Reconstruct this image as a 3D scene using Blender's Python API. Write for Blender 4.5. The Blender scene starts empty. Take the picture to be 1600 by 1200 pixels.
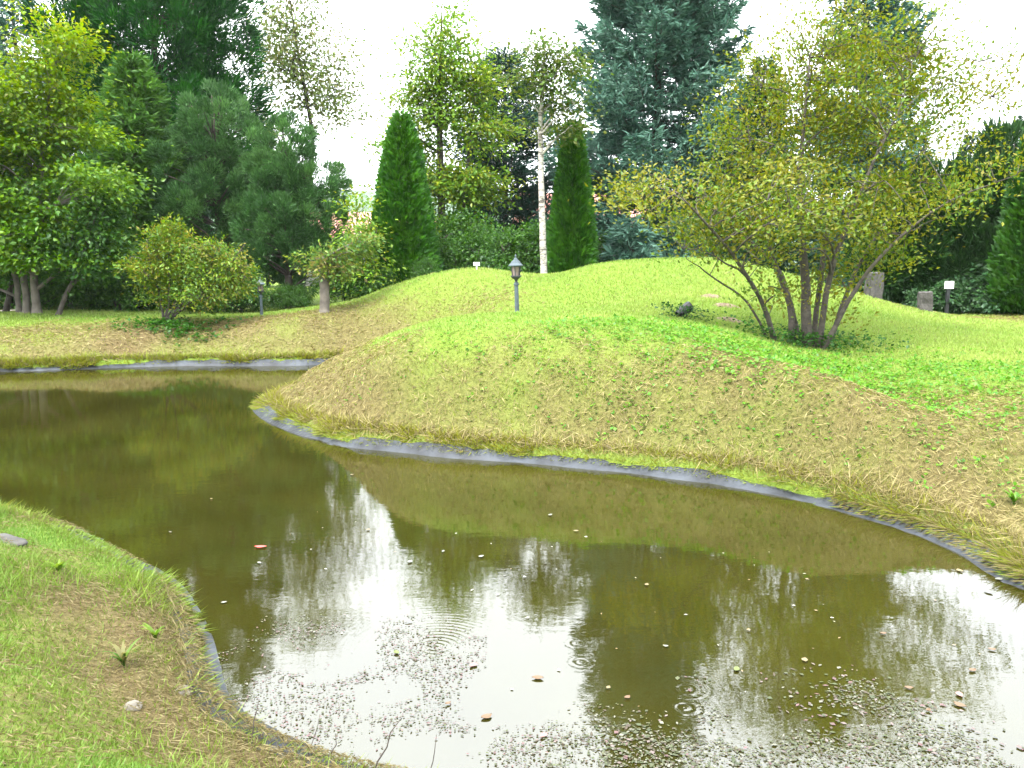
import bpy, math, random
import numpy as np
from mathutils import Vector

# ------------------------------------------------------------------ camera, sky, sun, exposure
scene = bpy.context.scene
COL = scene.collection
R = math.radians
CAM_H, PITCH, FPX = 2.3, 8.0, 1333.0
cam_d = bpy.data.cameras.new('camera')
cam_d.sensor_width = 36.0
cam_d.lens = 36.0 * FPX / 1600.0
cam_d.clip_start, cam_d.clip_end = 0.05, 4000
cam = bpy.data.objects.new('camera', cam_d)
COL.objects.link(cam)
cam.location = (0, 0, CAM_H)
cam.rotation_euler = (R(90 - PITCH), 0, 0)
scene.camera = cam

SUN_EL, SUN_AZ = 58.0, 215.0          # azimuth clockwise from +Y (behind the camera, to the left)
world = bpy.data.worlds.new('World')
scene.world = world
world.use_nodes = True
wn, wl = world.node_tree.nodes, world.node_tree.links
wn.clear()
wo = wn.new('ShaderNodeOutputWorld')
bg = wn.new('ShaderNodeBackground')
sky = wn.new('ShaderNodeTexSky')
sky.sky_type = 'NISHITA'
sky.sun_disc = False
sky.sun_elevation = R(SUN_EL)
sky.sun_rotation = R(SUN_AZ)
sky.air_density, sky.dust_density, sky.ozone_density = 1.0, 4.0, 1.0
# overcast: a cloud deck that brightens towards the zenith, (1 + 2 sin e) / 3
tc = wn.new('ShaderNodeTexCoord')
sx = wn.new('ShaderNodeSeparateXYZ')
wl.new(tc.outputs['Generated'], sx.inputs[0])
mx = wn.new('ShaderNodeMath'); mx.operation = 'MAXIMUM'; mx.inputs[1].default_value = 0.0
wl.new(sx.outputs['Z'], mx.inputs[0])
ma = wn.new('ShaderNodeMath'); ma.operation = 'MULTIPLY_ADD'
ma.inputs[1].default_value, ma.inputs[2].default_value = 6.2, 6.2
wl.new(mx.outputs[0], ma.inputs[0])
cn = wn.new('ShaderNodeTexNoise'); cn.inputs['Scale'].default_value = 3.0; cn.inputs['Detail'].default_value = 4.0
wl.new(tc.outputs['Generated'], cn.inputs['Vector'])
cr = wn.new('ShaderNodeMapRange'); cr.inputs['To Min'].default_value = 0.86; cr.inputs['To Max'].default_value = 1.14
wl.new(cn.outputs['Fac'], cr.inputs['Value'])
mm = wn.new('ShaderNodeMath'); mm.operation = 'MULTIPLY'
wl.new(ma.outputs[0], mm.inputs[0]); wl.new(cr.outputs[0], mm.inputs[1])
cc = wn.new('ShaderNodeMix'); cc.data_type = 'RGBA'; cc.blend_type = 'MULTIPLY'
cc.inputs['Factor'].default_value = 1.0
cc.inputs['A'].default_value = (0.965, 1.0, 1.02, 1)
wl.new(mm.outputs[0], cc.inputs['B'])
mixs = wn.new('ShaderNodeMix'); mixs.data_type = 'RGBA'
mixs.inputs['Factor'].default_value = 0.88
wl.new(sky.outputs[0], mixs.inputs['A'])
wl.new(cc.outputs['Result'], mixs.inputs['B'])
wl.new(mixs.outputs['Result'], bg.inputs['Color'])
bg.inputs['Strength'].default_value = 0.10
wl.new(bg.outputs[0], wo.inputs[0])

sun_d = bpy.data.lights.new('sun', 'SUN')
sun_d.energy = 1.5
sun_d.angle = R(16)
sun_d.color = (1.0, 0.96, 0.88)
sun = bpy.data.objects.new('sun', sun_d)
COL.objects.link(sun)
_az, _el = R(SUN_AZ), R(SUN_EL)
_sd = Vector((math.sin(_az) * math.cos(_el), math.cos(_az) * math.cos(_el), math.sin(_el)))
sun.rotation_euler = _sd.to_track_quat('Z', 'Y').to_euler()
sun.location = (-10, -15, 30)

vs = scene.view_settings
vs.view_transform, vs.look, vs.gamma, vs.use_curve_mapping = 'Standard', 'None', 1.0, False
vs.exposure = 2.7
cy = scene.cycles
cy.max_bounces, cy.diffuse_bounces, cy.glossy_bounces = 6, 3, 3
cy.transmission_bounces, cy.transparent_max_bounces, cy.volume_bounces = 3, 6, 0
cy.caustics_reflective = cy.caustics_refractive = False
cy.sample_clamp_indirect = 6.0
cy.use_denoising = True

# ------------------------------------------------------------------ helpers
SP, CP = math.sin(R(PITCH)), math.cos(R(PITCH))

def ray(px, py):
    a, b = (px - 800) / FPX, -(py - 600) / FPX
    return np.array([a, CP + b * SP, -SP + b * CP])

def at(px, py, d):
    """world point seen at photo pixel (px, py), d metres ahead of the camera"""
    r = ray(px, py)
    return np.array([0, 0, CAM_H]) + r * (d / r[1])

def on(px, py, z=0.0):
    r = ray(px, py)
    return (np.array([0, 0, CAM_H]) + r * ((z - CAM_H) / r[2]))

def nrm(v):
    return v / np.maximum(np.linalg.norm(v, axis=-1, keepdims=True), 1e-9)

def tag(o, label=None, cat=None, group=None, kind=None):
    if label: o['label'] = label
    if cat: o['category'] = cat
    if group: o['group'] = group
    if kind: o['kind'] = kind
    return o

def empty(name, loc=(0, 0, 0)):
    o = bpy.data.objects.new(name, None)
    o.empty_display_size = 0.2
    COL.objects.link(o)
    o.location = tuple(float(c) for c in loc)
    return o

class Acc:
    """collects vertices, polygons of 3 or 4 corners and vertex colours into one mesh"""
    def __init__(self):
        self.v, self.q, self.t, self.c, self.n = [], [], [], [], 0
    def add(self, v, q=None, t=None, col=None):
        v = np.asarray(v, float).reshape(-1, 3)
        if q is not None and len(q): self.q.append(np.asarray(q, int) + self.n)
        if t is not None and len(t): self.t.append(np.asarray(t, int) + self.n)
        self.v.append(v)
        if col is None: col = np.ones((len(v), 3))
        col = np.asarray(col, float)
        if col.ndim == 1: col = np.tile(col, (len(v), 1))
        self.c.append(col)
        self.n += len(v)
    def build(self, name, mat, parent=None, origin=(0, 0, 0), smooth=False):
        me = bpy.data.meshes.new(name)
        V = np.concatenate(self.v) - np.asarray(origin, float)
        Q = np.concatenate(self.q) if self.q else np.zeros((0, 4), int)
        T = np.concatenate(self.t) if self.t else np.zeros((0, 3), int)
        me.vertices.add(len(V)); me.vertices.foreach_set('co', V.astype(np.float32).ravel())
        nl = Q.size + T.size
        me.loops.add(nl)
        me.loops.foreach_set('vertex_index', np.concatenate([Q.ravel(), T.ravel()]).astype(np.int32))
        me.polygons.add(len(Q) + len(T))
        starts = np.concatenate([np.arange(len(Q)) * 4, Q.size + np.arange(len(T)) * 3]).astype(np.int32)
        me.polygons.foreach_set('loop_start', starts)
        me.polygons.foreach_set('use_smooth', np.full(len(starts), smooth))
        C = np.ones((len(V), 4), np.float32); C[:, :3] = np.concatenate(self.c)
        at_ = me.color_attributes.new('Col', 'FLOAT_COLOR', 'POINT')
        at_.data.foreach_set('color', C.ravel())
        me.update(calc_edges=True)
        me.materials.append(mat)
        o = bpy.data.objects.new(name, me)
        COL.objects.link(o)
        if parent is not None: o.parent = parent
        else: o.location = tuple(float(c) for c in origin)
        return o

def tube(acc, P, rad, sides=7, cap=True, col=None):
    P = np.asarray(P, float); rad = np.asarray(rad, float)
    n = len(P)
    T = nrm(np.gradient(P, axis=0))
    up = np.array([0.31, 0.95, 0.1]) if abs(T[0][2]) > 0.6 else np.array([0, 0, 1.0])
    A = nrm(np.cross(T, up)); B = np.cross(T, A)
    th = np.linspace(0, 2 * np.pi, sides, endpoint=False)
    ring = P[:, None] + rad[:, None, None] * (np.cos(th)[None, :, None] * A[:, None] + np.sin(th)[None, :, None] * B[:, None])
    V = ring.reshape(-1, 3)
    i, j = np.meshgrid(np.arange(n - 1), np.arange(sides), indexing='ij')
    j2 = (j + 1) % sides
    q = np.stack([i * sides + j, i * sides + j2, (i + 1) * sides + j2, (i + 1) * sides + j], -1).reshape(-1, 4)
    t = None
    if cap:
        V = np.vstack([V, P[-1]])
        k = np.arange(sides)
        t = np.stack([(n - 1) * sides + k, (n - 1) * sides + (k + 1) % sides, np.full(sides, n * sides)], -1)
    acc.add(V, q, t, col)

def blades(acc, pos, dirv, L, W, col, rng, mid=0.45, fold=0.25, hint=None):
    """one leaf or needle spray per row: a folded diamond, base at pos, along dirv"""
    n = len(pos)
    d = nrm(dirv)
    if hint is None: hint = rng.normal(size=(n, 3))
    s = nrm(np.cross(d, hint)); u = np.cross(s, d)
    L = np.broadcast_to(np.asarray(L, float), (n,))[:, None]; W = np.broadcast_to(np.asarray(W, float), (n,))[:, None]
    a = pos; b = pos + d * L * mid + s * W * 0.5 + u * W * fold * 0.5
    c = pos + d * L; e = pos + d * L * mid - s * W * 0.5 + u * W * fold * 0.5
    V = np.stack([a, b, c, e], 1).reshape(-1, 3)
    q = np.arange(4 * n).reshape(n, 4)
    acc.add(V, q, None, np.repeat(np.clip(col, 0.001, 1), 4, axis=0))

def box(acc, c, s, rotz=0.0, col=None, taper=1.0):
    c = np.asarray(c, float); h = np.asarray(s, float) / 2
    v = np.array([[x, y, z] for z in (-1, 1) for y in (-1, 1) for x in (-1, 1)], float)
    v[:, :2] *= np.where(v[:, 2:] > 0, taper, 1.0)
    v = v * h
    cz, sz = math.cos(rotz), math.sin(rotz)
    v = np.stack([v[:, 0] * cz - v[:, 1] * sz, v[:, 0] * sz + v[:, 1] * cz, v[:, 2]], -1) + c
    acc.add(v, [[0, 2, 3, 1], [4, 5, 7, 6], [0, 1, 5, 4], [2, 6, 7, 3], [0, 4, 6, 2], [1, 3, 7, 5]], None, col)

def lathe(acc, prof, sides, c=(0, 0, 0), rot=0.0, col=None):
    prof = np.asarray(prof, float)
    th = np.linspace(0, 2 * np.pi, sides, endpoint=False) + rot
    V = np.stack([prof[:, None, 0] * np.cos(th), prof[:, None, 0] * np.sin(th), np.broadcast_to(prof[:, None, 1], (len(prof), sides))], -1).reshape(-1, 3) + np.asarray(c, float)
    n = len(prof)
    i, j = np.meshgrid(np.arange(n - 1), np.arange(sides), indexing='ij'); j2 = (j + 1) % sides
    q = np.stack([i * sides + j, i * sides + j2, (i + 1) * sides + j2, (i + 1) * sides + j], -1).reshape(-1, 4)
    acc.add(V, q, None, col)

def copy_tree(root, loc, rotz=0.0, scale=1.0, label=None, group=None):
    r = root.copy(); COL.objects.link(r)
    r.location = tuple(float(c) for c in loc); r.rotation_euler = (0, 0, rotz)
    r.scale = (scale, scale, scale) if np.isscalar(scale) else scale
    if label: r['label'] = label
    if group: r['group'] = group
    for ch in list(root.children):
        c = ch.copy(); COL.objects.link(c); c.parent = r
        for g in list(ch.children):
            d = g.copy(); COL.objects.link(d); d.parent = c
    return r

# value noise for numpy
def vnoise(x, y, seed=0):
    xi, yi = np.floor(x).astype(np.int64), np.floor(y).astype(np.int64)
    fx, fy = x - xi, y - yi
    fx, fy = fx * fx * (3 - 2 * fx), fy * fy * (3 - 2 * fy)
    def h(a, b):
        k = (a * 374761393 + b * 668265263 + seed * 974634777) & 0xFFFFFFFF
        k = ((k ^ (k >> 13)) * 1274126177) & 0xFFFFFFFF
        return ((k ^ (k >> 16)) & 0xFFFF) / 65535.0
    return (h(xi, yi) * (1 - fx) + h(xi + 1, yi) * fx) * (1 - fy) + (h(xi, yi + 1) * (1 - fx) + h(xi + 1, yi + 1) * fx) * fy

def fbm(x, y, seed=0, o=4):
    s, a, t = 0, 1.0, 0
    for k in range(o):
        s = s + a * vnoise(x * 2 ** k, y * 2 ** k, seed + k * 17); t += a; a *= 0.5
    return s / t

def sstep(a, b, x):
    t = np.clip((x - a) / (b - a), 0, 1)
    return t * t * (3 - 2 * t)

# ------------------------------------------------------------------ materials
def new_mat(name):
    m = bpy.data.materials.new(name); m.use_nodes = True
    n = m.node_tree.nodes; n.clear()
    return m, n, m.node_tree.links

def foliage_mat(name, trans=0.35, gloss=0.05, rough=0.45):
    m, n, l = new_mat(name)
    out = n.new('ShaderNodeOutputMaterial'); a = n.new('ShaderNodeAttribute'); a.attribute_name = 'Col'
    df = n.new('ShaderNodeBsdfDiffuse'); tr = n.new('ShaderNodeBsdfTranslucent'); gl = n.new('ShaderNodeBsdfGlossy')
    gl.inputs['Roughness'].default_value = rough
    gl.inputs['Color'].default_value = (0.9, 0.95, 1.0, 1)
    hs = n.new('ShaderNodeHueSaturation'); hs.inputs['Hue'].default_value = 0.493; hs.inputs['Value'].default_value = 1.25
    sc_ = n.new('ShaderNodeVectorMath'); sc_.operation = 'SCALE'; sc_.inputs['Scale'].default_value = 0.68; l.new(a.outputs['Color'], sc_.inputs[0])
    sv = n.new('ShaderNodeHueSaturation'); sv.inputs['Saturation'].default_value = 1.10; sv.inputs['Value'].default_value = 1.05; l.new(sc_.outputs[0], sv.inputs['Color'])
    l.new(sv.outputs[0], df.inputs['Color']); l.new(sv.outputs[0], hs.inputs['Color']); l.new(hs.outputs[0], tr.inputs['Color'])
    m1 = n.new('ShaderNodeMixShader'); m1.inputs[0].default_value = trans
    m2 = n.new('ShaderNodeMixShader'); m2.inputs[0].default_value = gloss
    l.new(df.outputs[0], m1.inputs[1]); l.new(tr.outputs[0], m1.inputs[2])
    l.new(m1.outputs[0], m2.inputs[1]); l.new(gl.outputs[0], m2.inputs[2]); l.new(m2.outputs[0], out.inputs[0])
    return m

def principled(name, col, rough=0.7, noise=None, bump=None, spec=0.5, use_col=False, metallic=0.0):
    """noise = (scale, dark, light): multiplies the base colour; bump = (scale, strength, distance)"""
    m, n, l = new_mat(name)
    out = n.new('ShaderNodeOutputMaterial'); p = n.new('ShaderNodeBsdfPrincipled')
    l.new(p.outputs[0], out.inputs[0])
    p.inputs['Base Color'].default_value = (*col, 1); p.inputs['Roughness'].default_value = rough
    p.inputs['Specular IOR Level'].default_value = spec; p.inputs['Metallic'].default_value = metallic
    tc = n.new('ShaderNodeTexCoord')
    src = None
    if use_col:
        a = n.new('ShaderNodeAttribute'); a.attribute_name = 'Col'; src = a.outputs['Color']
    if noise:
        nz = n.new('ShaderNodeTexNoise'); nz.inputs['Scale'].default_value = noise[0]; nz.inputs['Detail'].default_value = 6
        l.new(tc.outputs['Object'], nz.inputs['Vector'])
        rp = n.new('ShaderNodeMapRange'); rp.inputs['From Min'].default_value = 0.3; rp.inputs['From Max'].default_value = 0.7
        rp.inputs['To Min'].default_value = noise[1]; rp.inputs['To Max'].default_value = noise[2]
        l.new(nz.outputs['Fac'], rp.inputs['Value'])
        mu = n.new('ShaderNodeMix'); mu.data_type = 'RGBA'; mu.blend_type = 'MULTIPLY'; mu.inputs['Factor'].default_value = 1
        if src: l.new(src, mu.inputs['A'])
        else: mu.inputs['A'].default_value = (*col, 1)
        l.new(rp.outputs[0], mu.inputs['B'])
        src = mu.outputs['Result']
    if src: l.new(src, p.inputs['Base Color'])
    if bump:
        nz = n.new('ShaderNodeTexNoise'); nz.inputs['Scale'].default_value = bump[0]; nz.inputs['Detail'].default_value = 8
        l.new(tc.outputs['Object'], nz.inputs['Vector'])
        b = n.new('ShaderNodeBump'); b.inputs['Strength'].default_value = bump[1]; b.inputs['Distance'].default_value = bump[2]
        l.new(nz.outputs['Fac'], b.inputs['Height']); l.new(b.outputs[0], p.inputs['Normal'])
    return m

M = {}
M['leaf'] = foliage_mat('broad_leaf', 0.42, 0.02)
M['needle'] = foliage_mat('conifer_needle', 0.25, 0.02, 0.55)
M['grass'] = foliage_mat('grass_blade', 0.30, 0.015, 0.5)
M['litter'] = principled('fallen_leaf', (1, 1, 1), 0.55, use_col=True)
M['bark'] = principled('bark', (0.058, 0.049, 0.039), 0.9, (9, 0.45, 1.3), (22, 0.9, 0.03))
M['bark_pale'] = principled('bark_pale', (0.125, 0.11, 0.09), 0.9, (5, 0.5, 1.25), (18, 0.8, 0.02))
M['bark_dark'] = principled('bark_dark', (0.05, 0.04, 0.033), 0.95, (8, 0.5, 1.3), (20, 0.9, 0.03))
M['lamp_paint'] = principled('lamp_paint', (0.045, 0.066, 0.08), 0.5, (12, 0.7, 1.15), (60, 0.1, 0.003))
M['lamp_iron'] = principled('lamp_iron', (0.03, 0.035, 0.04), 0.5)
M['lamp_glass'] = principled('lamp_glass', (0.20, 0.155, 0.14), 0.25, (10, 0.8, 1.1))
M['granite'] = principled('granite', (0.050, 0.047, 0.043), 0.9, (14, 0.6, 1.2), (30, 0.6, 0.02))
M['stone'] = principled('field_stone', (0.15, 0.135, 0.11), 0.9, (6, 0.6, 1.2), (18, 0.7, 0.03))
M['white_paint'] = principled('white_paint', (0.78, 0.79, 0.79), 0.5, (4, 0.93, 1.03))
M['black_metal'] = principled('black_metal', (0.012, 0.013, 0.016), 0.45, (9, 0.7, 1.2))
M['plaster'] = principled('plaster', (0.5, 0.48, 0.47), 0.9, (1.2, 0.88, 1.05), (20, 0.2, 0.01))
M['roof_tile'] = principled('roof_tile', (0.42, 0.19, 0.15), 0.8, (3, 0.75, 1.15), (12, 0.4, 0.02))
M['window'] = principled('window_glass', (0.03, 0.04, 0.05), 0.1)
M['frame'] = principled('window_frame', (0.5, 0.5, 0.5), 0.6)
M['paving'] = principled('paving', (0.3, 0.26, 0.24), 0.85, (5, 0.8, 1.1), (30, 0.3, 0.01))
M['soil'] = principled('molehill_soil', (0.17, 0.125, 0.08), 0.95, (12, 0.5, 1.25), (25, 0.9, 0.03))

# ------------------------------------------------------------------ the pond outline and the ground
LIP = 0.16
far_shore = [(-26, 17.5), (-20, 17.9)] + [tuple(on(*p)[:2]) for p in
             [(-120, 584), (0, 581), (100, 578), (200, 574), (300, 572), (400, 572), (480, 571), (530, 567)]]
inlet = [(-2.6, 20.0), (-2.3, 19.3), (-2.7, 17.9), (-3.5, 16.5)]
mound_shore = [tuple(on(*p)[:2]) for p in
               [(412, 624), (396, 640), (430, 664), (520, 695), (620, 706), (700, 715), (800, 722), (920, 733), (1020, 744),
                (1150, 762), (1270, 787), (1400, 824), (1500, 864), (1600, 922)]]
right_end = [(4.5, 5.0), (5.4, 4.0), (6.4, 2.6), (6.0, 1.4), (4.6, 1.3), (3.4, 2.0), (2.4, 2.75), (1.3, 3.15)]
near_shore = [tuple(on(px, py, 0.12)[:2]) for px, py in
              [(840, 1212), (700, 1184), (560, 1156), (460, 1124), (392, 1088), (348, 1050), (334, 1000), (318, 950), (276, 888),
               (205, 846), (125, 808), (60, 793), (0, 781), (-140, 764)]]
left_end = [(-8.5, 7.9), (-14, 9.0), (-22, 10.2), (-28, 11.5), (-29, 15)]
ctrl = far_shore + inlet + mound_shore + right_end + near_shore + left_end

def catmull(P, k=8):
    P = np.asarray(P, float); n = len(P); out = []
    for i in range(n):
        p0, p1, p2, p3 = P[i - 1], P[i], P[(i + 1) % n], P[(i + 2) % n]
        for t in np.linspace(0, 1, k, endpoint=False):
            a = ((1 - t) ** 1) * p1 + t * p2
            m1, m2 = (p2 - p0) * 0.5, (p3 - p1) * 0.5
            L = np.linalg.norm(p2 - p1)
            m1 *= min(1, L / max(1e-6, np.linalg.norm(m1))); m2 *= min(1, L / max(1e-6, np.linalg.norm(m2)))
            h = (2 * t ** 3 - 3 * t ** 2 + 1) * p1 + (t ** 3 - 2 * t ** 2 + t) * m1 + (-2 * t ** 3 + 3 * t ** 2) * p2 + (t ** 3 - t ** 2) * m2
            out.append(h)
    return np.array(out)
POND = catmull(ctrl, 6)

def sdist(X, Y):
    """metres from the water's edge, positive on land"""
    shp = X.shape; X = X.ravel(); Y = Y.ravel()
    best = np.full(X.shape, 1e9); ins = np.zeros(X.shape, bool)
    A = POND; B = np.roll(POND, -1, axis=0)
    for (ax, ay), (bx, by) in zip(A, B):
        dx, dy = bx - ax, by - ay
        t = np.clip(((X - ax) * dx + (Y - ay) * dy) / (dx * dx + dy * dy + 1e-12), 0, 1)
        best = np.minimum(best, (X - ax - t * dx) ** 2 + (Y - ay - t * dy) ** 2)
        cr_ = (ay > Y) != (by > Y)
        with np.errstate(divide='ignore', invalid='ignore'):
            ins ^= cr_ & (X < dx * (Y - ay) / (dy if dy != 0 else 1e-12) + ax)
    d = np.sqrt(best)
    return np.where(ins, -d, d).reshape(shp)

# height control points: the lip all round the pond, then the crests and lawns
cps = []
nxt = np.roll(POND, -3, axis=0) - np.roll(POND, 3, axis=0)
nor = np.stack([nxt[:, 1], -nxt[:, 0]], -1); nor /= np.linalg.norm(nor, axis=1, keepdims=True)
_test = POND + nor * 0.3
_s = sdist(_test[:, 0], _test[:, 1])
if np.mean(_s) < 0: nor = -nor
_lip = POND + nor * 0.32
_s = sdist(_lip[:, 0], _lip[:, 1])
for p, s_ in list(zip(_lip, _s))[::4]:
    if s_ > 0.25: cps.append((p[0], p[1], LIP))
for px, py, d in [
    # front mound crest from the tip to the right
    (430, 612, 13.6), (470, 590, 14.2), (530, 560, 14.6), (600, 529, 14.7), (660, 508, 14.8), (720, 497, 15.0), (800, 491, 15.2),
    (900, 486, 15.6), (1000, 470, 16.6), (1090, 462, 17.4),
    # shoulder above the steep bank
    (1000, 502, 12.8), (800, 515, 12.6), (1120, 520, 12.4), (1260, 540, 14.0), (1260, 590, 10.8), (1400, 560, 12.9),
    (1400, 640, 9.4), (1600, 580, 11.2), (1600, 680, 8.0), (1500, 600, 10.2), (1600, 545, 13.6), (1480, 524, 15.2),
    # dip behind the front crest, then the back mound
        (560, 473, 23.0), (600, 460, 22.6), (650, 448, 22.4), (700, 438, 22.2), (760, 431, 22.0), (820, 432, 22.2), (860, 434, 22.4),
    (910, 418, 22.2), (970, 409, 22.0), (1050, 405, 21.6), (1130, 407, 21.2), (1200, 421, 20.8), (1280, 444, 20.2), (1340, 463, 19.6),
    (1400, 484, 18.8), (1470, 502, 18.0), (1550, 515, 17.2),
    (1150, 440, 19.0), (1050, 436, 19.5), (1250, 480, 17.3),
    # right lawn
    (1560, 502, 20.5), (1560, 482, 24.0), (1450, 490, 22.5), (1700, 500, 20.0), (1800, 560, 14.0), (1380, 480, 24.5),
    # far left bank and lawn
    (0, 520, 20.7), (0, 494, 22.6), (120, 522, 20.6), (120, 497, 22.4), (250, 520, 20.6), (250, 500, 22.2), (400, 520, 20.6), (400, 497, 22.3),
    (480, 515, 20.9), (490, 488, 22.4), (60, 488, 25), (260, 488, 25), (430, 486, 25), (-200, 492, 22.8), (-200, 486, 26)]:
    p = at(px, py, d); cps.append(tuple(p))
for px, d, z in [(520, 17.4, .35), (600, 17.3, .55), (700, 17.4, .80), (800, 17.5, 1.02), (900, 17.8, 1.28), (620, 19.6, .85), (740, 19.6, 1.2), (860, 19.6, 1.42),
                 (520, 11.3, .48), (600, 11.06, .74), (700, 11.0, .98), (800, 10.96, 1.16), (900, 10.75, 1.16), (1000, 10.5, 1.11), (1080, 10.0, .97), (1150, 9.47, .85), (1220, 9.0, .78), (1300, 8.57, .71),
                 (1380, 7.9, .58), (1450, 7.4, .46), (1550, 6.75, .42), (-150, 19.3, .48), (0, 19.2, .47), (150, 19.3, .47), (300, 19.4, .48), (430, 19.5, .5)]:
    cps.append((at(px, 500, d)[0], d, z))
cps += [(-1.2, 2.9, .42), (-2.2, 3.6, .46), (-3.2, 5.2, .42), (-2.2, 5.0, .38), (-1.4, 4.0, .36), (0, 1.5, .55), (-4, 2.2, .68), (-8, 4.5, .6), (-5.5, 6.0, .45),
        (2.2, 1.7, .45), (0.5, 2.6, .38), (0, -4, .75), (-10, -4, .8), (8, -4, .8), (9, 3, .8), (8, 7, .9), (11, 10, 1.1), (12, 16, 1.1), (14, 24, 1.15),
        (-2, 27, 1.3), (4, 27, 1.4), (8, 27, 1.3), (-2, 32, 1.2), (6, 32, 1.2), (14, 32, 1.2), (-8, 30, 1.1), (-14, 30, 1.1), (-20, 26, 1.1), (-20, 32, 1.1), (-14, 6, .6)]
cps = np.array(cps)

def _k(r2): return 0.5 * r2 * np.log(r2 + 1e-9)
_n = len(cps)
_A = np.zeros((_n + 3, _n + 3))
_d2 = ((cps[:, None, :2] - cps[None, :, :2]) ** 2).sum(-1)
_A[:_n, :_n] = _k(_d2) + np.eye(_n) * 0.03
_A[:_n, _n:] = np.c_[np.ones(_n), cps[:, :2]]; _A[_n:, :_n] = _A[:_n, _n:].T
_w = np.linalg.solve(_A, np.r_[cps[:, 2], 0, 0, 0])

def rbf(X, Y):
    out = np.full(X.shape, _w[_n]) + _w[_n + 1] * X + _w[_n + 2] * Y
    for i in range(_n):
        out += _w[i] * _k((X - cps[i, 0]) ** 2 + (Y - cps[i, 1]) ** 2)
    return out

def height_raw(X, Y, S):
    inn = sstep(24, 17, np.abs(X)) * sstep(36, 29, Y) * sstep(-9, -3, Y)
    h = np.clip(rbf(np.clip(X, -22, 22), np.clip(Y, -6, 34)), 0.12, 3.2)
    h = h * inn + 1.1 * (1 - inn)
    h = h + (fbm(X * 1.1, Y * 1.1, 3) - 0.5) * 0.07 * sstep(0.2, 1.2, S)
    lip = -0.07 + (LIP + 0.07) * sstep(0.06, 0.34, S)
    h = np.where(S < 0.9, lip + (np.maximum(h, LIP * 0.8) - LIP) * sstep(0.2, 0.9, S), h)
    bed = -0.75 * sstep(0.0, 1.8, -S)
    return np.where(S > 0, h, bed)

def axis(lo, hi, step, far_):
    core = np.arange(lo, hi + 1e-6, step)
    g = [step]; 
    while sum(g) < far_: g.append(g[-1] * 1.25)
    out = np.cumsum(g)
    return np.concatenate([(lo - out)[::-1], core, hi + out])
gx = axis(-19, 19, 0.15, 1500); gy = axis(-1.0, 31, 0.15, 1500)
GX, GY = np.meshgrid(gx, gy)
GS = sdist(GX, GY)
GZ = height_raw(GX, GY, GS)

def samp(G, X, Y):
    ix = np.clip(np.searchsorted(gx, X) - 1, 0, len(gx) - 2); iy = np.clip(np.searchsorted(gy, Y) - 1, 0, len(gy) - 2)
    fx = (X - gx[ix]) / (gx[ix + 1] - gx[ix]); fy = (Y - gy[iy]) / (gy[iy + 1] - gy[iy])
    return (G[iy, ix] * (1 - fx) + G[iy, ix + 1] * fx) * (1 - fy) + (G[iy + 1, ix] * (1 - fx) + G[iy + 1, ix + 1] * fx) * fy
def gz(x, y): return float(samp(GZ, np.array([x]), np.array([y]))[0])

def dryness(X, Y, S):
    """how much cut straw and bare thatch lies on the turf (the steep banks were mown and left)"""
    n1 = fbm(X * 0.55, Y * 0.55, 11); n2 = fbm(X * 2.2, Y * 2.2, 29)
    nz_ = (n1 - 0.5) * 1.7 + (n2 - 0.5) * 0.9
    near = Y < 7.4 - 0.12 * (X + 4)
    near &= X < 2.6
    top = 1.0 + 0.62 * np.clip(X - 1.4, 0, 2.2) + 0.9 * sstep(-0.6, -3.4, X)
    d = sstep(0.18, 0.5, S) * sstep(top + 1.3, top - 0.8, S + nz_ * 1.5)
    d = d * (0.86 + 0.45 * nz_)
    wl_ = sstep(-2.0, -4.6, X + nz_ * 1.2) * (Y > 16.2)
    d = d * (1 - wl_) + wl_ * sstep(0.3, 0.6, S) * sstep(3.9, 2.7, S + nz_ * 0.9) * (0.78 + 0.5 * nz_)
    # thin dry patches on the far mound's flank and on the lawn at the right
    d = np.maximum(d, 0.62 * np.exp(-(((X + 2.2) / 2.0) ** 2 + ((Y - 20.2) / 1.6) ** 2)) * (0.7 + 1.0 * nz_))
    d = np.maximum(d, 0.7 * np.exp(-(((X - 12.3) / 2.6) ** 2 + ((Y - 20.8) / 1.4) ** 2)) * (0.8 + 0.9 * nz_))
    nd = np.clip(sstep(0.0, 0.2, S) * sstep(1.10, 0.5, S + nz_ * 0.55) * sstep(6.3, 4.7, Y) * 1.15 + (n2 - 0.47) * 1.7 + 0.3 * sstep(0.3, 0.1, S), 0, 1)
    d = np.where(near, nd, d)
    return np.clip(d, 0, 1), near

DRY, NEAR = dryness(GX, GY, GS)
acc = Acc()
ny, nx = GX.shape
i, j = np.meshgrid(np.arange(ny - 1), np.arange(nx - 1), indexing='ij')
q = np.stack([i * nx + j, i * nx + j + 1, (i + 1) * nx + j + 1, (i + 1) * nx + j], -1).reshape(-1, 4)
gcol = np.stack([DRY, np.clip(1 - np.abs(GS) / 0.5, 0, 1), NEAR * 1.0], -1)
acc.add(np.stack([GX, GY, GZ], -1).reshape(-1, 3), q, None, gcol.reshape(-1, 3))
m, n, l = new_mat('turf_ground')
out = n.new('ShaderNodeOutputMaterial'); p = n.new('ShaderNodeBsdfPrincipled'); l.new(p.outputs[0], out.inputs[0])
p.inputs['Roughness'].default_value = 0.95; p.inputs['Specular IOR Level'].default_value = 0.15
a = n.new('ShaderNodeAttribute'); a.attribute_name = 'Col'
sep = n.new('ShaderNodeSeparateColor'); l.new(a.outputs['Color'], sep.inputs[0])
tcn = n.new('ShaderNodeTexCoord')
n1 = n.new('ShaderNodeTexNoise'); n1.inputs['Scale'].default_value = 3.5; n1.inputs['Detail'].default_value = 8; n1.inputs['Roughness'].default_value = 0.7
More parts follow.
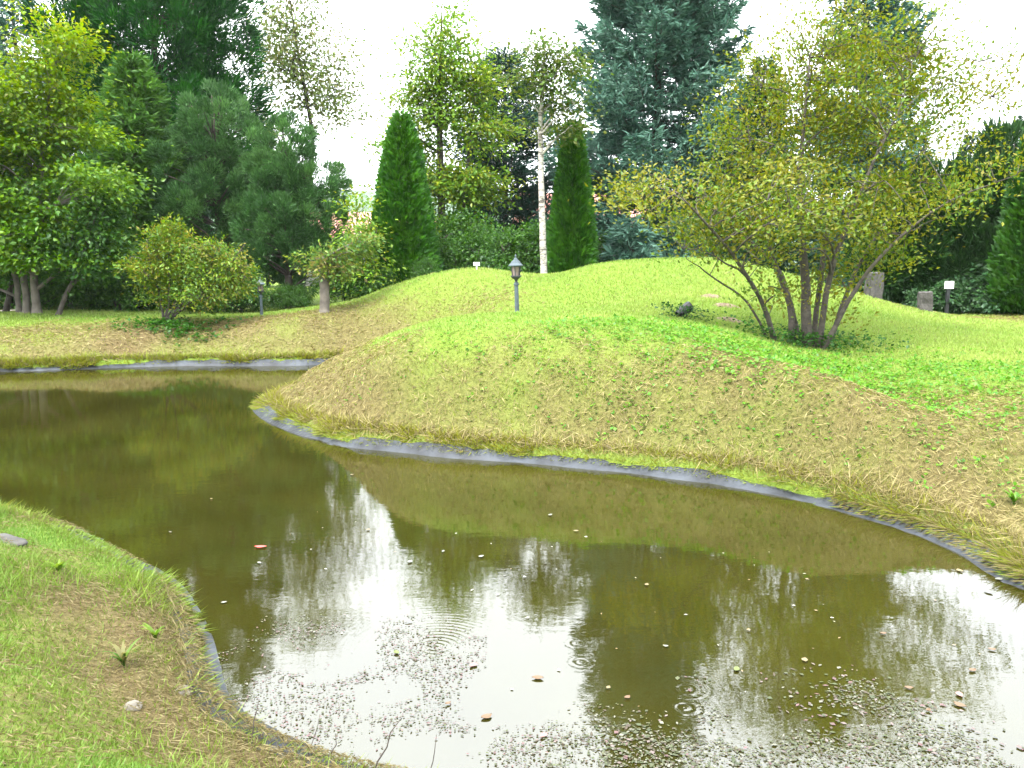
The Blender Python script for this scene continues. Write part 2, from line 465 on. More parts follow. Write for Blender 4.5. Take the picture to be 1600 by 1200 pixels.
n2 = n.new('ShaderNodeTexNoise'); n2.inputs['Scale'].default_value = 28; n2.inputs['Detail'].default_value = 6; n2.inputs['Roughness'].default_value = 0.75
l.new(tcn.outputs['Object'], n1.inputs['Vector']); l.new(tcn.outputs['Object'], n2.inputs['Vector'])
rg = n.new('ShaderNodeValToRGB'); rg.color_ramp.elements[0].color = (0.06, 0.10, 0.012, 1); rg.color_ramp.elements[1].color = (0.15, 0.22, 0.03, 1)
rg.color_ramp.elements[0].position = 0.3; rg.color_ramp.elements[1].position = 0.7
rb = n.new('ShaderNodeValToRGB'); rb.color_ramp.elements[0].color = (0.045, 0.032, 0.014, 1); rb.color_ramp.elements[1].color = (0.17, 0.13, 0.06, 1)
rb.color_ramp.elements[0].position = 0.3; rb.color_ramp.elements[1].position = 0.7
l.new(n2.outputs['Fac'], rg.inputs[0]); l.new(n2.outputs['Fac'], rb.inputs[0])
mxg = n.new('ShaderNodeMix'); mxg.data_type = 'RGBA'
l.new(sep.outputs[0], mxg.inputs['Factor']); l.new(rg.outputs[0], mxg.inputs['A']); l.new(rb.outputs[0], mxg.inputs['B'])
l.new(mxg.outputs['Result'], p.inputs['Base Color'])
b = n.new('ShaderNodeBump'); b.inputs['Strength'].default_value = 0.8; b.inputs['Distance'].default_value = 0.03
l.new(n2.outputs['Fac'], b.inputs['Height']); l.new(b.outputs[0], p.inputs['Normal'])
M['turf'] = m
tag(acc.build('ground', M['turf'], smooth=True), kind='structure')

# ---- water
m, n, l = new_mat('pond_water')
out = n.new('ShaderNodeOutputMaterial')
df = n.new('ShaderNodeBsdfDiffuse'); gl = n.new('ShaderNodeBsdfGlossy'); gl.inputs['Roughness'].default_value = 0.02
fr = n.new('ShaderNodeFresnel'); fr.inputs['IOR'].default_value = 2.25
tcn = n.new('ShaderNodeTexCoord')
nz = n.new('ShaderNodeTexNoise'); nz.inputs['Scale'].default_value = 0.7; nz.inputs['Detail'].default_value = 5
l.new(tcn.outputs['Object'], nz.inputs['Vector'])
rp = n.new('ShaderNodeValToRGB'); rp.color_ramp.elements[0].position = 0.35; rp.color_ramp.elements[1].position = 0.7
rp.color_ramp.elements[0].color = (0.0155, 0.0145, 0.0020, 1); rp.color_ramp.elements[1].color = (0.026, 0.0245, 0.0042, 1)
l.new(nz.outputs['Fac'], rp.inputs[0]); l.new(rp.outputs[0], df.inputs['Color'])
# small wind ripples, stretched, and a few rings where something touched the surface
mp = n.new('ShaderNodeMapping'); mp.inputs['Scale'].default_value = (3.0, 5.5, 1)
l.new(tcn.outputs['Object'], mp.inputs['Vector'])
w1 = n.new('ShaderNodeTexNoise'); w1.inputs['Scale'].default_value = 1.6; w1.inputs['Detail'].default_value = 4; w1.inputs['Roughness'].default_value = 0.55
l.new(mp.outputs[0], w1.inputs['Vector'])
hgt = n.new('ShaderNodeMath'); hgt.operation = 'MULTIPLY'; hgt.inputs[1].default_value = 0.0007
l.new(w1.outputs['Fac'], hgt.inputs[0]); cur = hgt.outputs[0]
for (px, py, amp, k_, fall) in [(680, 1012, .0005, 150, 3.4), (1072, 1076, .0004, 130, 9), (1070, 1106, .0005, 130, 9), (902, 1005, .0002, 150, 12),
                                (908, 1034, .0002, 150, 12), (968, 1155, .0003, 150, 12), (1320, 1085, .0003, 130, 7)]:
    c = on(px, py)
    vm = n.new('ShaderNodeVectorMath'); vm.operation = 'DISTANCE'; vm.inputs[1].default_value = (c[0], c[1], 0)
    l.new(tcn.outputs['Object'], vm.inputs[0])
    si = n.new('ShaderNodeMath'); si.operation = 'MULTIPLY'; si.inputs[1].default_value = k_; l.new(vm.outputs['Value'], si.inputs[0])
    s2 = n.new('ShaderNodeMath'); s2.operation = 'SINE'; l.new(si.outputs[0], s2.inputs[0])
    e1 = n.new('ShaderNodeMath'); e1.operation = 'MULTIPLY'; e1.inputs[1].default_value = -fall * 1.6; l.new(vm.outputs['Value'], e1.inputs[0])
    e2 = n.new('ShaderNodeMath'); e2.operation = 'EXPONENT'; l.new(e1.outputs[0], e2.inputs[0])
    e3 = n.new('ShaderNodeMath'); e3.operation = 'MULTIPLY'; l.new(s2.outputs[0], e3.inputs[0]); l.new(e2.outputs[0], e3.inputs[1])
    e4 = n.new('ShaderNodeMath'); e4.operation = 'MULTIPLY_ADD'; e4.inputs[1].default_value = amp
    l.new(e3.outputs[0], e4.inputs[0]); l.new(cur, e4.inputs[2]); cur = e4.outputs[0]
b = n.new('ShaderNodeBump'); b.inputs['Strength'].default_value = 1.0; b.inputs['Distance'].default_value = 1.0
l.new(cur, b.inputs['Height']); l.new(b.outputs[0], gl.inputs['Normal']); l.new(b.outputs[0], fr.inputs['Normal'])
ms = n.new('ShaderNodeMixShader'); l.new(fr.outputs[0], ms.inputs[0]); l.new(df.outputs[0], ms.inputs[1]); l.new(gl.outputs[0], ms.inputs[2])
l.new(ms.outputs[0], out.inputs[0])
M['water'] = m
acc = Acc()
out_p = POND + nor * 0.10
cen = np.array([[-6.0, 12.0]])
# the sheet lies a touch wider than the shore, its rim tucked into the bank
me = bpy.data.meshes.new('pond_water')
import bmesh
bm = bmesh.new()
vs_ = [bm.verts.new((x, y, 0.0)) for x, y in out_p]
f_ = bm.faces.new(vs_); f_.normal_update()
if f_.normal.z < 0: f_.normal_flip()
bmesh.ops.triangulate(bm, faces=[f_])
bm.to_mesh(me); bm.free(); me.materials.append(M['water'])
wobj = bpy.data.objects.new('pond_water', me); COL.objects.link(wobj); tag(wobj, kind='structure')

# ---- pond liner: the dark sheet showing between water and turf
m, n, l = new_mat('pond_liner')
out = n.new('ShaderNodeOutputMaterial'); p = n.new('ShaderNodeBsdfPrincipled'); l.new(p.outputs[0], out.inputs[0])
tcn = n.new('ShaderNodeTexCoord'); nz = n.new('ShaderNodeTexNoise'); nz.inputs['Scale'].default_value = 2.5; nz.inputs['Detail'].default_value = 7
l.new(tcn.outputs['Object'], nz.inputs['Vector'])
rp = n.new('ShaderNodeValToRGB'); rp.color_ramp.elements[0].position = 0.35; rp.color_ramp.elements[1].position = 0.68
rp.color_ramp.elements[0].color = (0.008, 0.0095, 0.012, 1); rp.color_ramp.elements[1].color = (0.042, 0.049, 0.060, 1)
l.new(nz.outputs['Fac'], rp.inputs[0]); l.new(rp.outputs[0], p.inputs['Base Color'])
p.inputs['Roughness'].default_value = 0.5; p.inputs['Specular IOR Level'].default_value = 0.3
nz2 = n.new('ShaderNodeTexNoise'); nz2.inputs['Scale'].default_value = 14; nz2.inputs['Detail'].default_value = 5
l.new(tcn.outputs['Object'], nz2.inputs['Vector'])
b = n.new('ShaderNodeBump'); b.inputs['Strength'].default_value = 0.5; b.inputs['Distance'].default_value = 0.03
l.new(nz2.outputs['Fac'], b.inputs['Height']); l.new(b.outputs[0], p.inputs['Normal'])
M['liner'] = m
rngl = np.random.default_rng(5)
seg = []
Pn = len(POND)
# resample the outline at about 6 cm
cum = np.r_[0, np.cumsum(np.linalg.norm(np.diff(np.vstack([POND, POND[:1]]), axis=0), axis=1))]
tt = np.arange(0, cum[-1], 0.07)
PX = np.interp(tt, cum, np.r_[POND[:, 0], POND[0, 0]]); PY = np.interp(tt, cum, np.r_[POND[:, 1], POND[0, 1]])
NX = np.interp(tt, cum, np.r_[nor[:, 0], nor[0, 0]]); NY = np.interp(tt, cum, np.r_[nor[:, 1], nor[0, 1]])
prof = [(-0.35, -0.20), (-0.12, -0.08), (-0.02, 0.0), (0.035, 0.05), (0.08, 0.088), (0.125, 0.122), (0.17, 0.145), (0.27, 0.08)]
rows = []
for k, (s_, z_) in enumerate(prof):
    wob = (fbm(tt * 2.2, np.full_like(tt, k * 0.9), 7) - 0.5) * 0.08 + (fbm(tt * 7.5, np.full_like(tt, k * 0.6), 9) - 0.5) * 0.06
    cov = np.clip(0.25 + 1.15 * (fbm(tt * 0.8, tt * 0 + 9, 61) - 0.22) / 0.5 - 0.35 * sstep(2.2, 3.6, PX) - 0.8 * ((PY < 7.6) & (PX < 2.4)), np.where(PX < -4.5, 0.6, 0.22) * np.where((PY < 9) & (PX < 2.4), 0.37, 1), 1.0) * 0.82 if k >= 3 else 1.0
    s_ = s_ * (0.5 + 0.5 * cov); z_ = z_ * cov
    hz = z_ + wob * (0.9 if 1 < k < 7 else 0.25) + (fbm(tt * 0.7, tt * 0, 31) - 0.5) * 0.05 * (k > 2)
    rows.append(np.stack([PX + NX * (s_ + wob * 0.7), PY + NY * (s_ + wob * 0.7), hz], -1)) 
rows = np.array(rows); nk, nt = rows.shape[:2]
i, j = np.meshgrid(np.arange(nk - 1), np.arange(nt), indexing='ij'); j2 = (j + 1) % nt
q = np.stack([i * nt + j, i * nt + j2, (i + 1) * nt + j2, (i + 1) * nt + j], -1).reshape(-1, 4)
acc = Acc(); acc.add(rows.reshape(-1, 3), q)
tag(acc.build('pond_liner', M['liner'], smooth=True), 'grey blue plastic liner sheet showing along the edge of the pond', 'pond liner')

# ------------------------------------------------------------------ grass
rg_ = np.random.default_rng(12)
def land_points(count, x0, x1, y0, y1, far_bias=True):
    """random land points inside the wedge the camera (and a few steps beside it) can see, denser near by"""
    Y = y0 * (y1 / y0) ** rg_.random(count * 3) if far_bias else rg_.uniform(y0, y1, count * 3)
    half = 0.68 * Y + 2.4
    X = rg_.uniform(-1, 1, count * 3) * half
    ok = (X > x0) & (X < x1)
    X, Y = X[ok], Y[ok]
    S = samp(GS, X, Y)
    ok = S > 0.09
    return X[ok][:count], Y[ok][:count], S[ok][:count]

def grass_blades(name, label, X, Y, S, kind):
    n_ = len(X)
    Z = np.maximum(samp(GZ, X, Y), np.interp(S, [0, .17, .27], [0, .10, .06]))
    D, near = dryness(X, Y, S)
    r1, r2, r3 = rg_.random(n_), rg_.random(n_), rg_.random(n_)
    scale = np.clip(Y / 9.0, 0.75, 2.2)
    edge = np.exp(-((S - 0.24) / 0.16) ** 2) * (0.35 + 1.1 * fbm(X * 2.3, Y * 2.3, 77))
    a_ = rg_.uniform(0, 2 * np.pi, n_)
    lush = fbm(X * 1.3, Y * 1.3, 41)
    flat = r1 < D * 0.86
    h = np.where(near, 0.045 + 0.13 * r2 * sstep(0.35, 0.62, lush), 0.035 + 0.03 * r2) * np.where(near, 1.0, scale ** 0.5)
    h = h + edge * np.where(near, 0.03, 0.11) * r2
    lean = np.where(flat, 2.4 + 2 * r3, 0.35 + 0.5 * r3)
    e_ = 0.12
    Nn = nrm(np.stack([-(samp(GZ, X + e_, Y) - samp(GZ, X - e_, Y)) / (2 * e_), -(samp(GZ, X, Y + e_) - samp(GZ, X, Y - e_)) / (2 * e_), np.ones(n_)], -1))
    T1 = nrm(np.cross(Nn, np.array([0.0, 1.0, 0.0]))); T2 = np.cross(Nn, T1)
    up_ = np.where(flat[:, None], Nn * 0.7, Nn * 0.45 + np.array([0, 0, 0.6]))
    dirv = T1 * (np.cos(a_) * lean)[:, None] + T2 * (np.sin(a_) * lean)[:, None] + up_
    h = np.where(flat, np.where(near, h * 0.6 + 0.012, h * 1.25 + 0.02), h)
    # blades at the rim hang over towards the water
    ex = np.interp(0, [0, 1], [0, 1])
    gxn = (samp(GS, X + 0.05, Y) - S) / 0.05; gyn = (samp(GS, X, Y + 0.05) - S) / 0.05
    hang = sstep(0.36, 0.10, S) * (1.9 if kind == 'rim' else 1.5)
    if kind == 'rim': h = h * np.where(near, 0.6, 1.0 + 0.8 * r3)
    dirv[:, 0] -= gxn * hang; dirv[:, 1] -= gyn * hang; dirv[:, 2] -= hang * 0.45
    W = np.where(near, np.where(flat, 0.0038, 0.0055), 0.008 * scale) * (0.7 + 0.7 * r3)
    lawn_a, lawn_b = np.array([0.205, 0.335, 0.072]), np.array([0.335, 0.43, 0.115])
    rich = np.array([0.105, 0.255, 0.04]); yel = np.array([0.275, 0.285, 0.045])
    straw_a, straw_b = np.array([0.142, 0.112, 0.044]), np.array([0.370, 0.318, 0.150])
    mixv = fbm(X * 0.8, Y * 0.8, 55)[:, None]
    c = lawn_a + (lawn_b - lawn_a) * np.clip(mixv * 1.4 - 0.2 + (r2[:, None] - 0.5) * 0.5, 0, 1)
    rm = (sstep(0.42, 0.62, fbm(X * 0.9 + 7, Y * 0.9, 91)) * sstep(0.6, 2.0, X) * sstep(3.6, 2.2, S) * (Y < 14.0) * 0.7 + near * 0.72)[:, None]
    c = c * (1 - rm) + np.where(near[:, None], np.array([0.092, 0.185, 0.034]), rich) * rm * (0.8 + 0.5 * r3[:, None])
    ye = np.clip(edge * 0.9 + sstep(0.1, 0.5, D) * 0.6, 0, 0.9)[:, None] * np.where(near, 0.35, 1.0)[:, None]
    c = c * (1 - ye) + yel * ye * (0.65 + 0.5 * r3[:, None])
    st = straw_a + (straw_b - straw_a) * (r2[:, None] ** 1.3)
    st = st * np.where(near[:, None], np.array([0.74, 0.73, 0.78]), 1.0)
    if kind == 'rim':
        flat_c = rg_.random(n_) < 0.25 + 0.5 * sstep(1.6, 3.2, X)
        c = np.where(flat_c[:, None], st * 0.8, c * np.array([0.85, 0.82, 0.7]))
    c = np.where(flat[:, None], st, c)
    c = np.where(((r3 < 0.06) & ~flat)[:, None], st * 0.9, c)
    acc = Acc()
    pos = np.stack([X, Y, Z - 0.012], -1)
    pos += Nn * np.where(flat, 0.014 + 0.03 * r3, 0)[:, None]
    keep_ = flat | near | (rg_.random(n_) > 0.25 * D)
    pos, dirv, h, W, c = pos[keep_], dirv[keep_], h[keep_], W[keep_], c[keep_]
    blades(acc, pos, dirv, h, W, c, rg_, mid=0.35, fold=0.1)
    return tag(acc.build(name, M['grass']), label, 'grass', kind='stuff')

X, Y, S = land_points(345000, -19, 19, 4.4, 26.0)
far = Y > 7.4 - 0.12 * (X + 4)
far |= X > 2.6
grass_blades('lawn_grass', 'mown bright green and straw strewn grass over the mounds and far bank', X[far], Y[far], S[far], 'far')
X, Y, S = land_points(135000, -6, 2.6, 1.9, 8.2, False)
nr = Y <= 7.4 - 0.12 * (X + 4)
grass_blades('bank_grass', 'long green grass and dry straw on the near bank of the pond', X[nr], Y[nr], S[nr], 'near')
# tufts hanging over the liner
k_ = rg_.integers(0, nt, 150000); s_ = rg_.uniform(0.05, 0.42, 150000)
X = PX[k_] + NX[k_] * s_; Y = PY[k_] + NY[k_] * s_
cl = fbm(tt[k_] * 1.1, tt[k_] * 0 + 3, 123) + 0.22 * (fbm(tt[k_] * 5, tt[k_] * 0, 124) - .5) + 0.22 * sstep(2.0, 3.4, X) + 0.3 * ((Y < 7.6) & (X < 2.4))
ok = (np.abs(X) < 0.7 * Y + 1.5) & (Y > 2.5) & (s_ > 0.33 - 0.95 * np.clip(cl - 0.36, 0, 0.3))
S = samp(GS, X, Y); ok &= S > 0.04
grass_blades('rim_grass', 'yellow green grass tufts hanging over the pond liner', X[ok], Y[ok], S[ok], 'rim')

# ------------------------------------------------------------------ trees
def sample_blobs(rng, B, count, lo=0.35):
    """B rows: centre xyz, radii xyz; points through the union, more towards the skin"""
    B = np.asarray(B, float)
    vol = (B[:, 3] * B[:, 4] * B[:, 5]) ** 0.8
    k = rng.choice(len(B), count, p=vol / vol.sum())
    d = nrm(rng.normal(size=(count, 3)))
    r = (lo + (1 - lo) * rng.random(count) ** 0.6)[:, None]
    return B[k, :3] + d * r * B[k, 3:], d, k

def px_blobs(L, d, depth=0.9):
    out = []
    for t in L:
        px, py, rx, ry = t[:4]; dd = t[4] if len(t) > 4 else 0.0
        c = at(px, py, d + dd); s = (d + dd) / FPX
        out.append((*c, rx * s, (rx * depth + ry * 0.1) * s, ry * s))
    return np.array(out)

def limb(acc, a, c, r0, r1, rng, sides=5, sag=0.12, n=6):
    L = np.linalg.norm(c - a)
    m_ = a + (c - a) * 0.5 + np.array([0, 0, sag * L]) + rng.normal(size=3) * 0.06 * L
    t = np.linspace(0, 1, n)[:, None]
    P = (1 - t) ** 2 * a + 2 * t * (1 - t) * m_ + t ** 2 * c
    P[1:-1] += rng.normal(size=(n - 2, 3)) * 0.012 * L
    tube(acc, P, np.linspace(r0, r1, n), sides)
    return P

def broad_tree(name, label, cat, base, stems, B, seed, ncl=260, per=60, sig=(0.34, 0.16), leaf=(0.11, 0.06), pal=None, bark='bark',
               nprim=26, lo=0.3, droop=0.25, group=None, top_pal=None, sparse=1.0, lean=0.0):
    """stems: list of (N x 3 points, radii); B: crown blobs; leaves hang in clusters on limbs that spring from the stems"""
    rng = np.random.default_rng(seed)
    root = empty(name, base)
    tag(root, label, cat, group)
    SPts, SR = [], []
    for P, r in stems:
        P = np.asarray(P, float); r = np.asarray(r, float)
        t0 = np.linspace(0, 1, len(P)); t1 = np.linspace(0, 1, 14)
        Pi = np.stack([np.interp(t1, t0, P[:, k]) for k in range(3)], -1)
        Pi[1:-1] = (Pi[:-2] + 2 * Pi[1:-1] + Pi[2:]) / 4
        Pi[2:] += np.cumsum(rng.normal(size=(12, 3)) * np.array([.012, .012, .003]), axis=0)
        ri = np.interp(t1, t0, r); ri[0] *= 1.35
        acc = Acc(); tube(acc, Pi, ri, 9)
        acc.build('stem' if len(stems) > 1 else 'trunk', M[bark], root, base, True)
        SPts.append(Pi); SR.append(ri)
    SA = np.concatenate(SPts); SRa = np.concatenate(SR)
    C, dn, kb = sample_blobs(rng, B, ncl, lo)
    acc = Acc()
    prim = C[rng.permutation(ncl)[:nprim]]
    LP = [SA]; 
    zmin = min(p[0][2] for p in SPts)
    for c in prim:
        hd = np.linalg.norm(SA[:, :2] - c[:2], axis=1)
        cost = np.linalg.norm(SA - c, axis=1) + 2.0 * np.maximum(0, SA[:, 2] - (c[2] - 0.45 * hd)) + 3.0 * (SA[:, 2] < zmin + 0.25)
        k = int(np.argmin(cost))
        P = limb(acc, SA[k], c, min(0.6 * SRa[k], 0.02 + 0.016 * np.linalg.norm(SA[k] - c)), 0.008, rng, 5)
        LP.append(P)
    LA = np.concatenate(LP)
    for c in C:
        k = int(np.argmin(((LA - c) ** 2).sum(1) + 0.6 * np.maximum(0, LA[:, 2] - c[2]) ** 2))
        if np.linalg.norm(LA[k] - c) > 0.06:
            limb(acc, LA[k], c, 0.011, 0.004, rng, 3, 0.05, 4)
    tag(acc.build('branches', M[bark], root, base, True), kind='stuff')
    nl = int(ncl * per)
    k = rng.integers(0, ncl, nl)
    axis_c = nrm(C - SA[np.argmin(((C[:, None] - SA[None]) ** 2).sum(-1), axis=1)] + np.array([0, 0, lean]))
    g = rng.normal(size=(nl, 3)) * np.array([sig[0], sig[0], sig[1]])
    pos = C[k] + g + axis_c[k] * (rng.normal(size=nl) * sig[0] * 0.6)[:, None]
    dirv = nrm(g + axis_c[k] * 0.3) + rng.normal(size=(nl, 3)) * 0.6; dirv[:, 2] -= droop
    pal = np.asarray(pal, float)
    clc = rng.integers(0, len(pal), ncl)
    mixr = np.where(rng.random(nl) < 0.6, clc[k], rng.integers(0, len(pal), nl))
    col = pal[mixr]
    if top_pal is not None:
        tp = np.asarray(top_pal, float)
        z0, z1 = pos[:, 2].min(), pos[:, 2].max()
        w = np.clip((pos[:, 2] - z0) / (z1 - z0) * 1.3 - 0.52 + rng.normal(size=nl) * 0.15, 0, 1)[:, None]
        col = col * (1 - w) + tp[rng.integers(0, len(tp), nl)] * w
    col = col * (0.78 + 0.44 * rng.random(ncl))[k][:, None] * (0.88 + 0.24 * rng.random(nl))[:, None]
    acc = Acc()
    hint = rng.normal(size=(nl, 3)) * 0.38 + np.array([0, 0, 1.0]) + (nrm(C - C.mean(0)) * 0.55 + rng.normal(size=(ncl, 3)) * 0.25)[k]
    sz = rng.uniform(0.7, 1.25, nl)
    blades(acc, pos, dirv, leaf[0] * sz, leaf[1] * sz, col, rng, 0.42, 0.3, hint)
    acc.build('crown', M['leaf'], root, base)
    return root

def tuft_conifer(name, label, base, B, seed, nb=260, per=130, brad=0.55, blade=(0.34, 0.05), pal=None, up=0.5, trunk_r=0.18, group=None, top=None, inner=0.25):
    """billowing conifer: rounded sprays of needles over the crown's skin"""
    rng = np.random.default_rng(seed)
    root = empty(name, base); tag(root, label, 'tree', group)
    B = np.asarray(B, float)
    ztop = (B[:, 2] + B[:, 5]).max() - 1.6
    cx = B[np.argmax(B[:, 2] + B[:, 5]), :3]
    acc = Acc()
    P = np.linspace(np.asarray(base, float), np.array([cx[0], cx[1], ztop]), 9)
    tube(acc, P, np.linspace(trunk_r, 0.03, 9), 9)
    C, dn, kb = sample_blobs(rng, B, nb, 0.78)
    ni = int(nb * inner)
    Ci, di, _ = sample_blobs(rng, B, ni, 0.2); keep = slice(0, ni)
    C[keep], dn[keep] = Ci, di
    for c in C[::3]:
        k = int(np.clip(np.searchsorted(P[:, 2], c[2] - 0.5 * np.linalg.norm(P[4, :2] - c[:2]) - 0.2), 1, 8))
        limb(acc, P[k], c, 0.045, 0.012, rng, 4, 0.1, 5)
    acc.build('trunk', M['bark_dark'], root, base, True)
    n_ = nb * per
    k = rng.integers(0, nb, n_)
    out = nrm(dn + np.array([0, 0, up * 0.6]))
    d = nrm(rng.normal(size=(n_, 3)) + out[k] * 1.1)
    rb_ = brad * rng.uniform(0.7, 1.25, nb)
    pos = C[k] + d * (rb_[k] * rng.uniform(0.25, 1.0, n_) ** 0.7)[:, None] * np.array([1, 1, 1.15])
    dirv = d * 0.8 + out[k] * 0.5 + rng.normal(size=(n_, 3)) * 0.35 + np.array([0, 0, up])
    pal = np.asarray(pal, float)
    col = pal[np.where(rng.random(n_) < 0.65, rng.integers(0, len(pal), nb)[k], rng.integers(0, len(pal), n_))]
    col = col * (0.8 + 0.4 * rng.random(nb))[k][:, None] * (0.75 + 0.5 * rng.random(n_))[:, None]
    acc = Acc()
    sz = rng.uniform(0.65, 1.3, n_)
    blades(acc, pos, dirv, blade[0] * sz, blade[1] * sz, col, rng, 0.5, 0.2)
    acc.build('crown', M['needle'], root, base)
    return root

def spruce(name, label, base, H, Rb, seed, pal, nwh=34, per_wh=8, spray=(0.34, 0.06), droop=0.25, power=0.8, clear=0.06, group=None, trunk_r=0.16, density=1.0):
    """whorled conifer: tiers of drooping boughs with side sprays"""
    rng = np.random.default_rng(seed)
    base = np.asarray(base, float)
    root = empty(name, base); tag(root, label, 'tree', group)
    acc = Acc()
    tube(acc, base + np.outer(np.linspace(-0.05, 1, 10), [0, 0, H]), np.linspace(trunk_r, 0.02, 10), 8)
    pos, dirv, colk = [], [], []
    cols = np.asarray(pal, float)
    for w in range(nwh):
        t = clear + (1 - clear) * ((w + rng.random() * 0.6) / nwh)
        Lb = Rb * max(0.05, (1 - t)) ** power * rng.uniform(0.82, 1.12)
        for bnum in range(per_wh):
            if rng.random() < 0.08: continue
            az = rng.uniform(0, 2 * np.pi); L = Lb * rng.uniform(0.65, 1.1)
            el = 0.45 * t - droop * (1 - t) + rng.normal() * 0.12
            o = np.array([math.cos(az), math.sin(az), 0.0]); sd = np.array([-o[1], o[0], 0])
            tl = np.linspace(0, 1, 6)
            P = base + np.array([0, 0, t * H]) + o * (L * tl)[:, None] + np.array([0, 0, 1.0]) * (L * (el * tl + 0.22 * tl ** 2.5 - droop * 0.3 * np.sin(tl * 3)))[:, None]
            tube(acc, P, np.linspace(0.035 * (1 - t) + 0.012, 0.006, 6), 4, False)
            ns = max(6, int(L * 40 * density))
            s = rng.uniform(0.16, 1.0, ns) ** 0.75
            pp = np.stack([np.interp(s, tl, P[:, k]) for k in range(3)], -1)
            lat = rng.uniform(-1, 1, ns) * (0.34 * L * (1 - s) + 0.18)
            pp = pp + sd * lat[:, None] + np.array([0, 0, 1]) * (rng.normal(size=ns) * 0.07 - 0.1 * np.abs(lat))[:, None]
            dv = o * 0.7 + sd * (np.sign(lat) * 0.55)[:, None] + rng.normal(size=(ns, 3)) * 0.35 + np.array([0, 0, 0.12])
            pos.append(pp); dirv.append(dv); colk.append(np.full(ns, rng.integers(0, len(cols))))
    acc.build('trunk', M['bark_dark'], root, base, True)
    pos, dirv, ck = np.concatenate(pos), np.concatenate(dirv), np.concatenate(colk)
    n_ = len(pos)
    c = cols[np.where(rng.random(n_) < 0.6, ck, rng.integers(0, len(cols), n_))] * rng.uniform(0.75, 1.25, n_)[:, None]
    acc = Acc()
    for rep in range(2):
        sz = rng.uniform(0.6, 1.2, n_)
        blades(acc, pos + rng.normal(size=(n_, 3)) * 0.05 * rep, dirv + rng.normal(size=(n_, 3)) * 0.4 * rep, spray[0] * sz, spray[1] * sz, c, rng, 0.5, 0.3)
    acc.build('crown', M['needle'], root, base)
    return root

def cypress(name, label, base, H, Rb, seed, pal, n_=26000, group=None):
    rng = np.random.default_rng(seed); base = np.asarray(base, float)
    root = empty(name, base); tag(root, label, 'tree', group)
    acc = Acc(); tube(acc, base + np.outer(np.linspace(-0.03, 0.9, 8), [0, 0, H]), np.linspace(0.11, 0.02, 8), 8)
    acc.build('trunk', M['bark'], root, base, True)
    t = 1 - rng.random(n_) ** 0.58; t = np.clip(t, 0.0, 1)
    az = rng.uniform(0, 2 * np.pi, n_)
    lump = 0.84 + 0.32 * fbm(az * 2.2 + 3, t * 9, seed) + 0.10 * fbm(az * 6, t * 26, seed + 4)
    prof = np.minimum(1.0, 0.80 + 1.6 * t) * (1 - t) ** 0.62
    r = Rb * prof * lump * (1 - 0.42 * rng.random(n_) ** 2.2) + 0.02
    o = np.stack([np.cos(az), np.sin(az), np.zeros(n_)], -1)
    pos = base + o * r[:, None] + np.array([0, 0, 1.0]) * (t * H * 0.985 + 0.03)[:, None]
    dirv = o * 0.55 + np.array([0, 0, 0.8]) + rng.normal(size=(n_, 3)) * 0.38
    pal = np.asarray(pal, float)
    pk = np.clip((fbm(az * 5, t * 22, seed + 9) - 0.3) / 0.4, 0, 0.999)
    c = pal[(pk * len(pal)).astype(int)] * rng.uniform(0.7, 1.3, n_)[:, None]
    acc = Acc(); sz = rng.uniform(0.7, 1.3, n_)
    hint = o + rng.normal(size=(n_, 3)) * 0.4
    hint = np.cross(hint, np.array([0, 0, 1.0])) + rng.normal(size=(n_, 3)) * 0.25
    blades(acc, pos, dirv, 0.22 * sz, 0.075 * sz, c, rng, 0.55, 0.2, hint)
    acc.build('crown', M['needle'], root, base)
    return root

def gbase(px, d, dx=0.0):
    """stand on the ground at distance d, on the line of photo column px"""
    x = at(px, 470, d)[0] + dx
    return np.array([x, d, gz(x, d)])

def stem(pts, d, r):
    return ([at(px, py, d + (t[0] if t else 0)) for px, py, *t in pts], r)

# palettes (linear base colours)
def PAL(rows, k=1.0): return [tuple(c * k for c in r) for r in rows]
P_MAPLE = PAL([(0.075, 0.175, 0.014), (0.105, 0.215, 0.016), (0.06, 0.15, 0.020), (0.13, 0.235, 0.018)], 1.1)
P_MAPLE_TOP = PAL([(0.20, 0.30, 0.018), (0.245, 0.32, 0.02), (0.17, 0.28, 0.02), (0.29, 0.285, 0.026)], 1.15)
P_DARK = PAL([(0.014, 0.075, 0.012), (0.022, 0.105, 0.015), (0.011, 0.056, 0.012), (0.032, 0.130, 0.018)], 0.95)
P_FIR = PAL([(0.060, 0.145, 0.024), (0.08, 0.18, 0.028), (0.045, 0.115, 0.022)], 1.1)
P_PINE = PAL([(0.054, 0.135, 0.038), (0.074, 0.168, 0.050), (0.042, 0.106, 0.032), (0.094, 0.20, 0.058)], 1.0)
P_BLUE = PAL([(0.066, 0.145, 0.108), (0.090, 0.182, 0.136), (0.050, 0.112, 0.086), (0.11, 0.205, 0.155)], 1.1)
P_CYP = PAL([(0.024, 0.100, 0.007), (0.038, 0.138, 0.009), (0.055, 0.172, 0.011)])
P_GINK = PAL([(0.12, 0.225, 0.03), (0.155, 0.255, 0.035), (0.095, 0.19, 0.03), (0.20, 0.25, 0.03)], 1.3)
P_OLIVE = PAL([(0.150, 0.190, 0.020), (0.180, 0.196, 0.022), (0.122, 0.175, 0.020), (0.100, 0.175, 0.024), (0.195, 0.185, 0.026)], 1.1)
P_SHRUB = PAL([(0.13, 0.235, 0.028), (0.17, 0.27, 0.03), (0.10, 0.20, 0.035), (0.22, 0.22, 0.035), (0.20, 0.29, 0.035)])
P_UNDER = PAL([(0.045, 0.125, 0.018), (0.065, 0.16, 0.02), (0.036, 0.10, 0.02), (0.08, 0.18, 0.03)])

